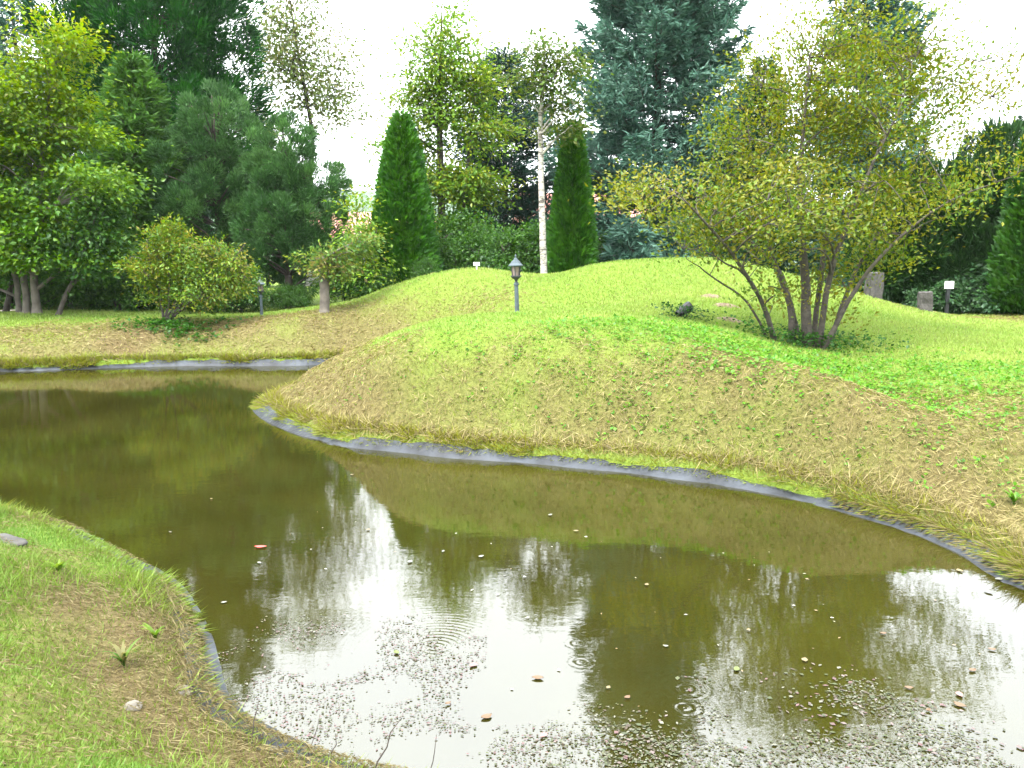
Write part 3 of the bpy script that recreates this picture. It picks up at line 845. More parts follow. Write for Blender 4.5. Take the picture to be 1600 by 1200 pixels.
# --- the big many-stemmed tree on the front mound
D0 = 14.0
b0 = gbase(1258, D0)
def s0(pts, r):
    P = [np.array([at(px, py, D0 + (t[0] if t else 0))[0], D0 + (t[0] if t else 0), at(px, py, D0 + (t[0] if t else 0))[2]]) for px, py, *t in pts]
    P[0][2] = gz(P[0][0], P[0][1]) - 0.05
    return (P, r)
stems = [s0([(1262, 540), (1258, 440), (1248, 340), (1255, 200), (1262, 90)], [.15, .12, .085, .05, .02]),
         s0([(1238, 536, .1), (1236, 470, .3), (1205, 400, .6), (1180, 290, .9), (1165, 170, 1.1)], [.10, .085, .065, .04, .015]),
         s0([(1280, 538, -.1), (1290, 450, -.2), (1320, 360, -.4), (1370, 250, -.6), (1420, 150, -.7)], [.09, .075, .06, .035, .012]),
         s0([(1212, 530, 0), (1192, 470, -.2), (1168, 430, -.4), (1120, 360, -.8), (1060, 300, -1.1)], [.075, .06, .05, .035, .012]),
         s0([(1285, 530, -.2), (1330, 462, -.4), (1385, 385, -.6), (1470, 315, -.8), (1590, 272, -1.0)], [.07, .055, .04, .022, .008]),
         s0([(1296, 532, .3), (1318, 470, .6), (1345, 400, 1.0), (1400, 330, 1.5), (1440, 240, 1.8)], [.07, .06, .05, .03, .012]),
         s0([(1250, 538, .3), (1225, 420, .8), (1150, 350, 1.4), (1090, 280, 1.8)], [.07, .055, .04, .012]),
         s0([(1270, 540, .2), (1285, 400, .7), (1310, 260, 1.2), (1340, 110, 1.5)], [.08, .065, .045, .012]),
         s0([(1200, 533, .2), (1170, 468, .3), (1110, 432, .3), (1070, 405, .2)], [.035, .03, .022, .010])]
stems = [(P, [x * 0.62 for x in r]) for P, r in stems]
B0 = px_blobs([(1020, 320, 62, 46, -.6), (1085, 300, 85, 70, -.2), (1110, 385, 90, 36, -.5), (1180, 270, 100, 95, .3), (1210, 380, 100, 45, -.7), (1260, 200, 110, 90, .4),
               (1330, 110, 100, 95, .6), (1290, 60, 90, 70, .5), (1380, 220, 95, 90, 0), (1320, 330, 120, 75, -.4), (1420, 300, 80, 55, .3), (1380, 400, 80, 36, .5), (1490, 300, 70, 34, -.6),
               (1560, 270, 60, 30, -.9), (1160, 180, 60, 70, .6), (1440, 150, 60, 70, .5), (1300, 430, 60, 28, .4), (1150, 330, 90, 60, 0), (1230, 120, 70, 80, .3), (1420, 90, 80, 80, .5), (1530, 130, 75, 85, .8), (1000, 290, 50, 30, .4), (1250, 330, 90, 80, -1.2), (1230, 455, 55, 36, .3), (1310, 470, 40, 40, .2), (1195, 460, 30, 40, -.1)], D0, 0.95)
broad_tree('multi_stem_tree', 'olive leaved tree with many slanting bare stems on the grassy front mound', 'tree', b0, stems, B0, 21,
           ncl=600, per=56, sig=(0.23, 0.075), leaf=(0.076, 0.040), pal=P_OLIVE, bark='bark', nprim=60, lo=0.15, droop=0.1, lean=0.6)

# --- left: yellow green maple
D = 23.3; b_ = gbase(50, D)
def sg(pts, d, r):
    P = [at(px, py, d + (t[0] if t else 0)) for px, py, *t in pts]
    P[0][2] = gz(P[0][0], P[0][1]) - 0.05
    return (P, r)
stems = [sg([(58, 487), (52, 430), (62, 330), (70, 200), (85, 100)], D, [.17, .14, .11, .07, .02]),
         sg([(42, 487, .2), (38, 420, .3), (20, 320, .5), (-10, 200, .6)], D, [.15, .12, .08, .02]),
         sg([(30, 487, .5), (26, 430, .7), (-20, 340, 1.0), (-70, 230, 1.2)], D, [.12, .10, .07, .02])]
BM = px_blobs([(88, 85, 50, 62), (25, 170, 82, 80), (105, 200, 62, 62), (35, 290, 100, 78), (135, 300, 55, 60, -.6), (-60, 220, 90, 120), (50, 375, 95, 50, -.5), (140, 385, 45, 36, -.4),
               (-70, 370, 80, 80), (175, 265, 30, 36, -.3)], D)
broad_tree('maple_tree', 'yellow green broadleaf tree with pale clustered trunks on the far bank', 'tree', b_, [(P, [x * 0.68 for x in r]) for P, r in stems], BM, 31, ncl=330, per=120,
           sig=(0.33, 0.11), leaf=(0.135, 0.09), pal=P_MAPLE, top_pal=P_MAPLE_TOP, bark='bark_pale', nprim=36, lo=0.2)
D = 22.9; b_ = gbase(90, D)
broad_tree('leaning_tree', 'small leafy tree with one thin brown trunk leaning right', 'tree', b_,
           [sg([(90, 488), (104, 458), (122, 430), (135, 380), (150, 330)], D, [.07, .06, .05, .04, .012])],
           px_blobs([(140, 400, 48, 40), (160, 340, 38, 40), (110, 420, 36, 26)], D), 33, ncl=80, per=55, sig=(.25, .12), leaf=(.13, .085), pal=P_UNDER, nprim=10)
D = 25.0; b_ = gbase(8, D)
broad_tree('slender_dark_tree', 'slim dark trunked leaning tree beside the pale paved path', 'tree', b_,
           [sg([(8, 482), (16, 455), (22, 420), (10, 360)], D, [.09, .08, .06, .02])],
           px_blobs([(0, 380, 60, 40), (30, 410, 50, 28)], D), 35, ncl=70, per=50, sig=(.3, .13), leaf=(.14, .09), pal=P_UNDER, bark='bark_dark', nprim=8)

# --- left conifers
D = 32; b_ = gbase(250, D)
tuft_conifer('tall_dark_conifer', 'tall dark green conifer with plume like boughs above the blue green pines', b_,
             px_blobs([(240, -60, 110, 110), (150, 30, 80, 80), (280, 60, 110, 90), (215, 100, 110, 90), (350, 110, 50, 80), (130, 80, 40, 50), (340, 30, 60, 60), (270, 190, 120, 90), (190, 160, 50, 70), (260, 320, 110, 120)], D), 41,
             nb=620, per=150, brad=0.55, blade=(0.27, 0.052), pal=P_DARK, up=0.5, trunk_r=0.28, inner=0.35)
D = 36; b_ = gbase(55, D)
spruce('blue_spruce', 'bluish spruce showing behind the yellow green maple', b_, 15.5, 2.6, 43, P_BLUE, nwh=34, per_wh=8)
D = 27.5; b_ = gbase(228, D)
spruce('soft_green_fir', 'light green feathery fir between the maple and the blue green pines', b_, 7.6, 2.3, 45, P_FIR, nwh=42, per_wh=10, droop=0.05, power=0.62, spray=(.34, .07))
D = 27; b_ = gbase(345, D)
tuft_conifer('round_pine', 'rounded blue green pine with soft drooping tufts, the taller of the pair', b_,
             px_blobs([(335, 200, 55, 55), (310, 265, 62, 62), (375, 260, 60, 60), (345, 330, 85, 60), (400, 370, 60, 52), (300, 330, 45, 45), (415, 300, 42, 50)], D), 47,
             nb=270, per=280, brad=0.29, blade=(0.15, 0.026), pal=P_PINE, up=0.5, trunk_r=0.14, inner=0.42)
D = 26.3; b_ = gbase(452, D)
tuft_conifer('round_pine', 'rounded blue green pine with soft drooping tufts, beside the open sky gap', b_,
             px_blobs([(445, 245, 48, 48), (480, 290, 52, 48), (425, 300, 52, 52), (455, 350, 78, 52), (500, 345, 36, 48), (470, 405, 62, 40), (430, 400, 50, 40)], D), 48,
             nb=270, per=280, brad=0.29, blade=(0.15, 0.026), pal=P_PINE, up=0.5, trunk_r=0.14, inner=0.42)

# --- tall thin birch like tree against the sky, very open
D = 38; b_ = gbase(470, D)
broad_tree('open_crowned_tree', 'very thin open crowned tree showing small leaves against the sky', 'tree', b_,
           [([*b_ - [0, 0, .05]], None)] if False else [([b_ - np.array([0, 0, .05]), at(480, 300, D), at(492, 215, D), at(470, 110, D), at(450, -30, D)], [.16, .13, .09, .06, .02])],
           px_blobs([(435, 40, 70, 50), (490, 95, 85, 60), (425, 130, 50, 60), (510, 165, 70, 55), (450, 205, 50, 40), (455, -40, 75, 50)], D), 51,
           ncl=300, per=32, sig=(.42, .2), leaf=(.18, .10), pal=[(.13, .20, .05), (.16, .22, .06), (.20, .20, .07)], nprim=26, lo=0.1)

# --- clipped arborvitae columns
D = 26.2
b_ = gbase(632, D); cyp = cypress('columnar_cypress', 'narrow dark green cypress, the taller broader one left of the white birch', b_, at(632, 178, D)[2] - b_[2], 1.02, 61, P_CYP, 30000)
D = 26.6
b_ = gbase(893, D); cypress('columnar_cypress', 'narrow dark green cypress close beside the white birch trunk', b_, at(890, 192, D)[2] - b_[2], 0.68, 62, P_CYP, 22000)
D = 22.5
b_ = gbase(1610, D); cypress('columnar_cypress', 'dark green cypress standing behind the leafy hedge, right of the white plate', b_, at(1605, 150, D)[2] - b_[2], 0.95, 63, PAL(P_CYP, 0.62), 26000)

# --- tall light green tree between the cypresses
D = 31; b_ = gbase(692, D)
broad_tree('feathery_tree', 'tall feathery light green tree rising between the two cypresses', 'tree', b_,
           [([b_ - np.array([0, 0, .05]), at(692, 340, D), at(688, 220, D), at(690, 110, D), at(694, 5, D)], [.17, .14, .11, .07, .02]),
            ([b_ + np.array([.5, .2, -.05]), at(722, 340, D), at(730, 250, D), at(740, 150, D)], [.12, .10, .06, .02])],
           px_blobs([(694, 30, 28, 36), (690, 90, 62, 45), (660, 150, 50, 40), (735, 130, 48, 44), (690, 180, 60, 36), (640, 230, 44, 36), (710, 290, 60, 40), (650, 290, 44, 32), (760, 210, 40, 40), (700, 370, 62, 40), (745, 290, 40, 40)], D), 65,
           ncl=380, per=58, sig=(.36, .13), leaf=(.17, .085), pal=P_GINK, bark='bark', nprim=40, lo=0.1)
D = 35; b_ = gbase(790, D)
spruce('dark_blue_spruce', 'dark bluish spruce behind the white birch and the feathery tree', b_, at(800, 85, D)[2] - b_[2], 3.4, 67, [(0.02, 0.06, 0.04), (0.03, 0.075, 0.05), (0.04, 0.09, 0.06)], nwh=34, per_wh=8, density=0.9, power=.55)
# --- white birch
m, n, l = new_mat('birch_bark')
out = n.new('ShaderNodeOutputMaterial'); p = n.new('ShaderNodeBsdfPrincipled'); l.new(p.outputs[0], out.inputs[0]); p.inputs['Roughness'].default_value = 0.8
tcn = n.new('ShaderNodeTexCoord'); mp = n.new('ShaderNodeMapping'); mp.inputs['Scale'].default_value = (3, 3, 9); l.new(tcn.outputs['Object'], mp.inputs['Vector'])
nz = n.new('ShaderNodeTexNoise'); nz.inputs['Scale'].default_value = 1.6; nz.inputs['Detail'].default_value = 6; nz.inputs['Roughness'].default_value = 0.7; l.new(mp.outputs[0], nz.inputs['Vector'])
rp = n.new('ShaderNodeValToRGB'); rp.color_ramp.elements[0].position = 0.40; rp.color_ramp.elements[1].position = 0.52
rp.color_ramp.elements[0].color = (0.06, 0.05, 0.04, 1); rp.color_ramp.elements[1].color = (0.33, 0.31, 0.28, 1)
l.new(nz.outputs['Fac'], rp.inputs[0]); l.new(rp.outputs[0], p.inputs['Base Color'])
b = n.new('ShaderNodeBump'); b.inputs['Strength'].default_value = 0.5; b.inputs['Distance'].default_value = 0.02; l.new(nz.outputs['Fac'], b.inputs['Height']); l.new(b.outputs[0], p.inputs['Normal'])
M['birch'] = m
D = 25.2; b_ = gbase(850, D)
broad_tree('white_birch', 'birch with a slim white trunk rising behind the mound', 'tree', b_,
           [([b_ - np.array([0, 0, .05]), at(848, 380, D), at(845, 290, D), at(842, 190, D), at(850, 70, D)], [.105, .10, .088, .065, .02])],
           px_blobs([(852, 85, 34, 30), (880, 105, 40, 32), (835, 120, 30, 30), (865, 150, 48, 28), (880, 200, 34, 22), (835, 195, 24, 22)], D), 69,
           ncl=110, per=34, sig=(.28, .14), leaf=(.13, .085), pal=[(.07, .14, .025), (.10, .165, .03), (.13, .16, .03)], bark='birch', nprim=22, lo=0.1)
# --- blue spruces on the right
D = 32; b_ = gbase(1020, D)
spruce('blue_spruce', 'tall broad blue green spruce behind the grassy mound', b_, 17.5, 4.3, 71, P_BLUE, nwh=50, per_wh=11, droop=0.3, spray=(.30, .075), density=1.4, power=.5, trunk_r=.24)
D = 27.5; b_ = gbase(985, D)
spruce('young_blue_spruce', 'low young blue spruce peeking over the mound beside the cypress', b_, 2.4, 1.5, 73, P_BLUE, nwh=12, per_wh=9, droop=0.1, spray=(.30, .07), density=1.3)
D = 29; b_ = gbase(1060, D)
spruce('young_blue_spruce', 'low young blue spruce at the foot of the broad spruce', b_, 2.6, 1.5, 74, P_BLUE, nwh=12, per_wh=9, droop=0.1, spray=(.30, .07), density=1.3)
D = 31; b_ = gbase(1330, D)
spruce('blue_spruce', 'tall blue green spruce half hidden by the many stemmed tree', b_, 15.0, 3.3, 75, P_BLUE, nwh=38, per_wh=8, droop=0.3, spray=(.30, .075), density=1.4, power=.7, trunk_r=.24)
D = 28; b_ = gbase(1180, D)
spruce('dark_green_spruce', 'dark green spruce behind the mound between the blue spruces', b_, 7.5, 2.3, 76, [(0.02, 0.06, 0.03), (0.03, 0.075, 0.035), (0.035, 0.085, 0.045)], nwh=30, per_wh=8)

# --- hedge conifers on the right, dark underneath
P_HEDGE = [(0.016, 0.05, 0.012), (0.024, 0.068, 0.016), (0.032, 0.082, 0.020)]
hd = None
for px, D, H, lab in [(1395, 25.5, 3.6, 'dark hedge conifer behind the taller stone post'), (1452, 25.0, 3.9, 'dark hedge conifer behind the short stone post'),
                      (1510, 24.6, 3.8, 'dark hedge conifer right behind the white plate'), (1565, 24.4, 4.6, 'dark hedge conifer next to the tall cypress'),
                      (1660, 24.2, 4.8, 'dark hedge conifer beyond the tall cypress')]:
    b_ = gbase(px, D)
    if hd is None:
        hd = tuft_conifer('hedge_conifer', lab, b_, np.array([(b_[0], b_[1], b_[2] + 2.4, .9, .9, 1.3), (b_[0] + .3, b_[1], b_[2] + 1.5, 1.05, 1.0, 1.1), (b_[0] - .3, b_[1], b_[2] + 1.2, 1.0, 1.0, .9)]), 81,
                          nb=150, per=110, brad=.36, blade=(.26, .05), pal=P_HEDGE, up=.5, trunk_r=.12, group='dark hedge conifers')
    else:
        copy_tree(hd, b_, px * 0.37, (1.0, 1.0, H / 3.6), lab, 'dark hedge conifers')

# --- shrubs
D = 21.6; b_ = gbase(256, D)
stems = [sg([(256, 505), (252 + 12 * k, 470), (238 + 28 * k, 430), (225 + 40 * k, 380)], D, [.035, .03, .022, .008]) for k in range(5)]
broad_tree('yellow_shrub', 'yellow green shrub with rusty tints and many leaning stems on the far bank', 'shrub', b_, stems,
           px_blobs([(262, 375, 32, 34), (240, 420, 42, 38), (300, 405, 55, 36), (350, 415, 46, 36), (320, 450, 60, 34), (265, 460, 40, 26), (370, 440, 30, 26)], D), 91,
           ncl=300, per=45, sig=(.15, .08), leaf=(.10, .045), pal=P_SHRUB, nprim=26, lo=0.1)
D = 22.3; b_ = gbase(506, D)
broad_tree('pollard_tree', 'small tree with a thick stubby trunk and thin reddish green leaves', 'tree', b_,
           [sg([(507, 487), (506, 455), (505, 425), (503, 400)], D, [.13, .125, .13, .10])],
           px_blobs([(500, 405, 36, 20), (535, 400, 34, 24), (560, 385, 26, 24), (520, 425, 34, 18)], D), 93, ncl=75, per=34, sig=(.18, .08), leaf=(.12, .06),
           pal=[(.12, .22, .05), (.16, .25, .05), (.22, .20, .06), (.10, .20, .05), (.20, .27, .05)], bark='bark_pale', nprim=12, lo=.1)
D = 25.0; b_ = gbase(570, D)
broad_tree('pale_leaved_shrub', 'loose pale green shrub between the stubby trunk and the tall cypress', 'shrub', b_,
           [([b_, at(565, 420, D), at(560, 340, D)], [.05, .04, .01]), ([b_, at(580, 420, D), at(590, 360, D)], [.05, .04, .01])],
           px_blobs([(568, 370, 34, 40), (555, 420, 40, 34), (585, 440, 36, 30), (560, 320, 24, 22)], D), 95, ncl=120, per=34, sig=(.24, .13), leaf=(.14, .07), pal=P_GINK, nprim=14, lo=.1)

# low understorey along the wood edge: one prototype of each sort, copied
def under(name, label, pal, seed, leaf, group, per=30):
    rng = np.random.default_rng(seed)
    b = np.zeros(3)
    st = [([b, np.array([.25 * math.cos(a), .25 * math.sin(a), .5]), np.array([.55 * math.cos(a), .55 * math.sin(a), 1.0])], [.03, .02, .006]) for a in (0.3, 1.6, 2.9, 4.1, 5.3)]
    B = [(0, 0, .75, .75, .7, .6), (.55, .1, .5, .5, .5, .45), (-.55, -.1, .55, .5, .5, .5), (.1, .2, 1.1, .45, .45, .35)]
    return broad_tree(name, label, 'shrub', b, st, np.array(B), seed, ncl=130, per=per, sig=(.16, .09), leaf=leaf, pal=pal, nprim=12, lo=.2, group=group)
U1 = under('leafy_shrub', '-', P_UNDER, 101, (.075, .05), 'understorey shrubs', 85)
U2 = under('broad_leaved_shrub', '-', [(.04, .10, .03), (.06, .13, .045), (.05, .12, .05)], 102, (.15, .12), 'broad leaved shrubs on the right', 45)
first = {1: True, 2: True}
def put(kind, px, D, sc, rz, lab, group):
    b = gbase(px, D)
    src = U1 if kind == 1 else U2
    if first[kind]:
        first[kind] = False
        src.location = tuple(float(c) for c in b); src.rotation_euler = (0, 0, rz); src.scale = (sc, sc, sc); src['label'] = lab; src['group'] = group
        return src
    return copy_tree(src, b, rz, sc, lab, group)
FB, LS, MS, BS = 'understorey shrubs on the far bank', 'low shrubs by the pines', 'shrubs behind the mound', 'broad leaved shrubs by the hedge'
for k, (kind, px, D, sc, lab, grp) in enumerate([
    (1, 110, 27.0, 1.5, 'dark green shrub right behind the thin leaning trunk', FB), (1, 150, 26.0, 1.2, 'dark green shrub between the leaning trunk and the fir', FB),
    (1, 185, 25.2, 1.3, 'dark green shrub in front of the light green fir', FB), (1, 215, 26.2, 1.7, 'tallest dark green shrub, between the fir and the yellow shrub', FB),
    (1, 330, 25.0, 1.1, 'dark green shrub half hidden behind the yellow green shrub', FB), (1, 375, 24.6, .9, 'small dark green shrub beside the lamp on the far bank', FB),
    (1, 300, 26.5, 1.4, 'dark green shrub under the taller rounded pine', FB), (1, 20, 28.0, 1.7, 'dark green shrub behind the pale paved path', FB),
    (1, -30, 28, 1.9, 'dark green shrub behind the pale paved path', FB), (1, 68, 28.6, 1.6, 'dark green shrub behind the pale clustered trunks', FB),
    (1, 445, 25.2, .5, 'tiny green shrub under the trunk of the pine by the sky gap', LS), (1, 470, 25.4, .45, 'low green shrub at the foot of the pine by the sky gap', LS),
    (1, 540, 25.0, .7, 'low green shrub just right of the stubby trunk', LS), (1, 600, 25.0, .5, 'green shrub at the foot of the taller broader cypress', LS),
    (1, 662, 25.2, .55, 'green shrub between the taller cypress and the feathery tree', LS), (1, 575, 24.8, .6, 'low green shrub below the loose pale green shrub', LS),
    (1, 705, 27.5, 1.2, 'dark leafy shrub at the foot of the feathery tree', MS), (1, 745, 27.8, 1.35, 'dark leafy shrub behind the tiny white marker', MS),
    (1, 785, 27.2, 1.3, 'dark leafy shrub behind the lantern lamp on the mound', MS), (1, 820, 27.6, 1.4, 'dark leafy shrub close left of the white birch', MS),
    (1, 850, 28.5, 1.6, 'dark leafy shrub right behind the white birch trunk', MS), (1, 735, 29.5, 1.9, 'tall leafy shrub standing among the feathery tree stems', MS),
    (1, 925, 28.5, 1.4, 'dark leafy shrub between the cypress and the young blue spruce', MS),
    (2, 1475, 23.6, .62, 'broad leaved shrub right behind the white plate', BS), (2, 1515, 23.4, .7, 'broad leaved shrub next to the white plate', BS),
    (2, 1550, 23.2, .75, 'broad leaved shrub on the lawn edge before the dark hedge', BS), (2, 1590, 23.0, .95, 'broad leaved shrub at the foot of the hedge side cypress', BS),
    (2, 1625, 22.6, 1.0, 'broad leaved shrub at the foot of the hedge side cypress', BS), (2, 1500, 24.0, .8, 'broad leaved shrub growing into the dark hedge conifers', BS),
    (2, 1570, 23.8, 1.25, 'tallest broad leaved shrub, against the dark hedge', BS), (2, 1440, 24.2, .5, 'low broad leaved shrub behind the short stone post', BS)]):
    put(kind, px, D, sc, k * 1.3, lab, grp)

# trees far behind closing the gaps
for k, (px, D, sc) in enumerate([(20, 44, 1.0), (140, 45, 1.1), (330, 43, .85), (420, 46, .75), (1140, 43, .8), (1420, 40, .62), (1500, 41, .6), (1580, 40, .66), (1660, 40, .7)]):
    if k == 0:
        b = gbase(px, D)
        bt = spruce('background_conifer', 'dark conifer in the wood behind the garden', b, 12.0, 3.2, 111, [(0.02, 0.055, 0.025), (0.028, 0.07, 0.03), (0.035, 0.08, 0.035)], nwh=24, per_wh=8, density=0.55, spray=(.6, .13), group='conifers in the wood behind')
    else:
        copy_tree(bt, gbase(px, D), k * 1.7, sc, None, None)

# ------------------------------------------------------------------ far things: hills and two houses
acc = Acc()
xs = np.linspace(-900, 900, 121)
rowsH = []
for k, (yy, f) in enumerate([(420, 0.0), (470, .35), (540, .75), (620, 1.0), (760, .9), (900, 0.0)]):
    hh = (34 + 34 * fbm(xs * .006 + 3, xs * 0 + k * .15, 200, 4)) * f
    rowsH.append(np.stack([xs, np.full_like(xs, yy), hh], -1))
rowsH = np.array(rowsH); nk, nt2 = rowsH.shape[:2]
i, j = np.meshgrid(np.arange(nk - 1), np.arange(nt2 - 1), indexing='ij')
acc.add(rowsH.reshape(-1, 3), np.stack([i * nt2 + j, i * nt2 + j + 1, (i + 1) * nt2 + j + 1, (i + 1) * nt2 + j], -1).reshape(-1, 4))
M['hill'] = principled('wooded_hill', (0.045, 0.085, 0.04), 0.95, (.05, .7, 1.3), (.08, 1.0, 6))
tag(acc.build('hills', M['hill'], smooth=True), kind='structure')

def house(px, D, w, dep, hw, hr, rz, label):
    b = gbase(px, D)
    root = empty('house', b); root.rotation_euler = (0, 0, rz); tag(root, label, 'house', None)
    acc = Acc(); box(acc, (0, 0, hw / 2), (w, dep, hw)); acc.build('wall', M['plaster'], root)
    acc = Acc(); e = .45
    v = [(-w / 2 - e, -dep / 2 - e, hw), (w / 2 + e, -dep / 2 - e, hw), (w / 2 + e, dep / 2 + e, hw), (-w / 2 - e, dep / 2 + e, hw), (-w / 2 - e, 0, hw + hr), (w / 2 + e, 0, hw + hr)]
    v = np.array(v); v2 = v.copy(); v2[:, 2] += .16
    acc.add(np.vstack([v, v2]), [[0, 4, 5, 1], [2, 5, 4, 3], [6, 7, 11, 10], [8, 9, 10, 11], [0, 1, 7, 6], [2, 3, 9, 8]], [[0, 3, 4], [1, 5, 2], [6, 10, 9], [7, 8, 11]])
    acc.add(np.vstack([v[[0, 3, 4, 1, 2, 5]], v2[[0, 3, 4, 1, 2, 5]]]), [[0, 6, 8, 2], [1, 2, 8, 7], [3, 5, 11, 9], [4, 10, 11, 5]])
    acc.build('roof', M['roof_tile'], root)
    for x in np.arange(-w / 2 + 1.2, w / 2 - .8, 2.4):
        acc = Acc(); box(acc, (x, -dep / 2 - .03, hw * .55), (1.2, .05, 1.2)); f = acc.build('window', M['frame'], root)
        for sx_ in (-.29, .29):
            acc = Acc(); box(acc, (x + sx_, -dep / 2 - .065, hw * .55), (.50, .03, 1.06)); acc.build('pane', M['window'], f)
    return root
house(950, 52, 10, 7, 3.4, 1.8, 0.15, 'white house with pinkish tiled roof glimpsed past the cypress and blue spruce')
house(575, 50, 7, 6, 2.6, 1.4, -0.1, 'small white house glimpsed through the pale shrub left of the tall cypress')

# ------------------------------------------------------------------ garden furniture
def lamp(label, base, rz, lean=0.0):
    root = empty('garden_lamp', base); root.rotation_euler = (0, lean, rz)
    tag(root, label, 'lamp', None)
    acc = Acc(); lathe(acc, [(.0, -.05), (.055, -.05), (.055, .02), (.042, .05), (.037, .40), (.036, .56), (.0, .56)], 10)
    acc.build('post', M['lamp_paint'], root)
    acc = Acc(); lathe(acc, [(.037, .50), (.05, .505), (.05, .53), (.037, .535)], 10); acc.build('collar', M['lamp_paint'], root)
    acc = Acc(); lathe(acc, [(.0, .56), (.022, .562), (.035, .60), (.085, .64), (.10, .655), (.10, .672), (.0, .672)], 6); acc.build('bracket', M['lamp_iron'], root)
    body = Acc(); lathe(body, [(.0, .672), (.062, .673), (.078, .83), (.0, .83)], 6); g_ = body.build('lantern', M['lamp_glass'], root)
    for k in range(6):
        a0 = k * math.pi / 3
        acc = Acc(); tube(acc, [(.068 * math.cos(a0), .068 * math.sin(a0), .67), (.084 * math.cos(a0), .084 * math.sin(a0), .834)], [.008, .008], 4)
        acc.build('glazing_bar', M['lamp_iron'], g_)
    acc = Acc(); lathe(acc, [(.0, .832), (.135, .835), (.14, .85), (.095, .89), (.075, .925), (.05, .935), (.035, .965), (.018, .975), (.012, 1.0), (.02, 1.012), (.012, 1.03), (.0, 1.05)], 6)
    acc.build('roof', M['lamp_paint'], root)
    return root
b_ = gbase(808, 15.25); lamp('blue grey lantern lamp standing on the grassy front mound', b_, .3, -0.03)
b_ = gbase(408, 23.0); lamp('blue grey lantern lamp beside the yellow green shrub', b_, .9)

def stone_post(label, px, D, w, h, rz, lean):
    b = gbase(px, D)
    rng = np.random.default_rng(int(px))
    bm = bmesh.new(); bmesh.ops.create_cube(bm, size=1)
    bmesh.ops.subdivide_edges(bm, edges=bm.edges[:], cuts=3, use_grid_fill=True)
    for v in bm.verts:
        v.co.x *= w * (1 - .08 * v.co.z); v.co.y *= w * .8 * (1 - .08 * v.co.z); v.co.z = (v.co.z + .5) * (h + .1) - .1
        k = rng.normal(size=3) * .012; v.co += Vector(k)
    me = bpy.data.meshes.new('stone_post'); bm.to_mesh(me); bm.free(); me.materials.append(M['granite'])
    o = bpy.data.objects.new('stone_post', me); COL.objects.link(o)
    o.location = tuple(float(c) for c in b); o.rotation_euler = (0, lean, rz)
    md = o.modifiers.new('bevel', 'BEVEL'); md.width = .015; md.segments = 2
    tag(o, label, 'stone post', 'grey stone posts')
stone_post('taller grey stone post on the shoulder of the mound behind the tree', 1364, 20.4, .34, .62, .2, .02)
stone_post('short grey stone post on the lawn below the white plate', 1446, 20.0, .30, .46, -.2, -.03)

b_ = gbase(1480, 23.0)
root = empty('small_sign', b_); tag(root, 'small blank white plate on a short dark post by the hedge', 'sign')
acc = Acc(); box(acc, (0, 0, .33), (.09, .07, .72)); acc.build('post', M['black_metal'], root)
acc = Acc(); box(acc, (.0, -.05, .80), (.25, .03, .20), .12); acc.build('plate', M['white_paint'], root)

b_ = gbase(745, 22.6)
root = empty('white_marker', b_); tag(root, 'tiny white marker standing on the crest of the back mound', 'marker')
acc = Acc(); box(acc, (0, 0, .05), (.025, .025, .18)); acc.build('stake', M['white_paint'], root)
acc = Acc(); box(acc, (0, 0, .16), (.16, .02, .09)); acc.build('plate', M['white_paint'], root)

# garden spotlight half hidden in weeds on the front mound
b_ = gbase(1068, 14.6)
root = empty('garden_spotlight', b_); root.rotation_euler = (0, 0, .4); tag(root, 'small black garden spotlight in weeds on the front mound', 'spotlight')
acc = Acc(); tube(acc, [(0, 0, -.05), (0, 0, .09)], [.014, .014], 6); acc.build('stake', M['black_metal'], root)
acc = Acc()
tube(acc, [(-.12, 0, .07), (-.06, 0, .10), (.02, 0, .14), (.11, 0, .185), (.125, 0, .19)], [.05, .075, .085, .10, .10], 12); acc.build('housing', M['black_metal'], root)
acc = Acc(); tube(acc, [(.124, 0, .189), (.134, 0, .194)], [.086, .084], 12); acc.build('lens', M['lamp_glass'], root)
acc = Acc(); tube(acc, [(0, -.10, .13), (0, -.10, .03), (0, 0, .02), (0, .10, .03), (0, .10, .13)], [.009] * 5, 5); acc.build('bracket', M['black_metal'], root)

# bare earth scrapes on the back mound
for k, (px, py, D) in enumerate([(1110, 461, 17.3), (1134, 478, 16.4), (1142, 505, 15.2)]):
    b = gbase(px, D); rng = np.random.default_rng(300 + k)
    acc = Acc(); rr = np.linspace(0, 1, 6); th = np.linspace(0, 2 * np.pi, 18, endpoint=False)
    rad = 1 + .25 * np.sin(th * 2 + k) + .15 * np.sin(th * 5 + 2 * k)
    V = []
    for r in rr:
        x = b[0] + r * rad * .24 * np.cos(th); y = b[1] + r * rad * .17 * np.sin(th)
        V.append(np.stack([x, y, samp(GZ, x, y) + .055 * (1 - r ** 2) - .006 + rng.normal(size=18) * .006 * (r < .99)], -1))
    V = np.concatenate(V); i, j = np.meshgrid(np.arange(5), np.arange(18), indexing='ij'); j2 = (j + 1) % 18
    acc.add(V, np.stack([i * 18 + j, i * 18 + j2, (i + 1) * 18 + j2, (i + 1) * 18 + j], -1).reshape(-1, 4))
    tag(acc.build('earth_mound', M['soil'], None, b, True), 'little heap of bare pale earth on the green mound slope', 'earth heap', 'bare earth heaps on the mound')

# pale paved path at the far left behind the trunks
acc = Acc()
pp = [gbase(px, D) for px, D in [(-260, 25.6), (-120, 25.9), (-40, 26.2), (20, 26.5), (34, 26.7)]]
for a_, b__ in zip(pp[:-1], pp[1:]):
    acc.add([a_ + [0, -.6, .03], b__ + [0, -.6, .03], b__ + [0, .6, .03], a_ + [0, .6, .03]], [[0, 1, 2, 3]])
tag(acc.build('path', M['paving']), kind='structure')

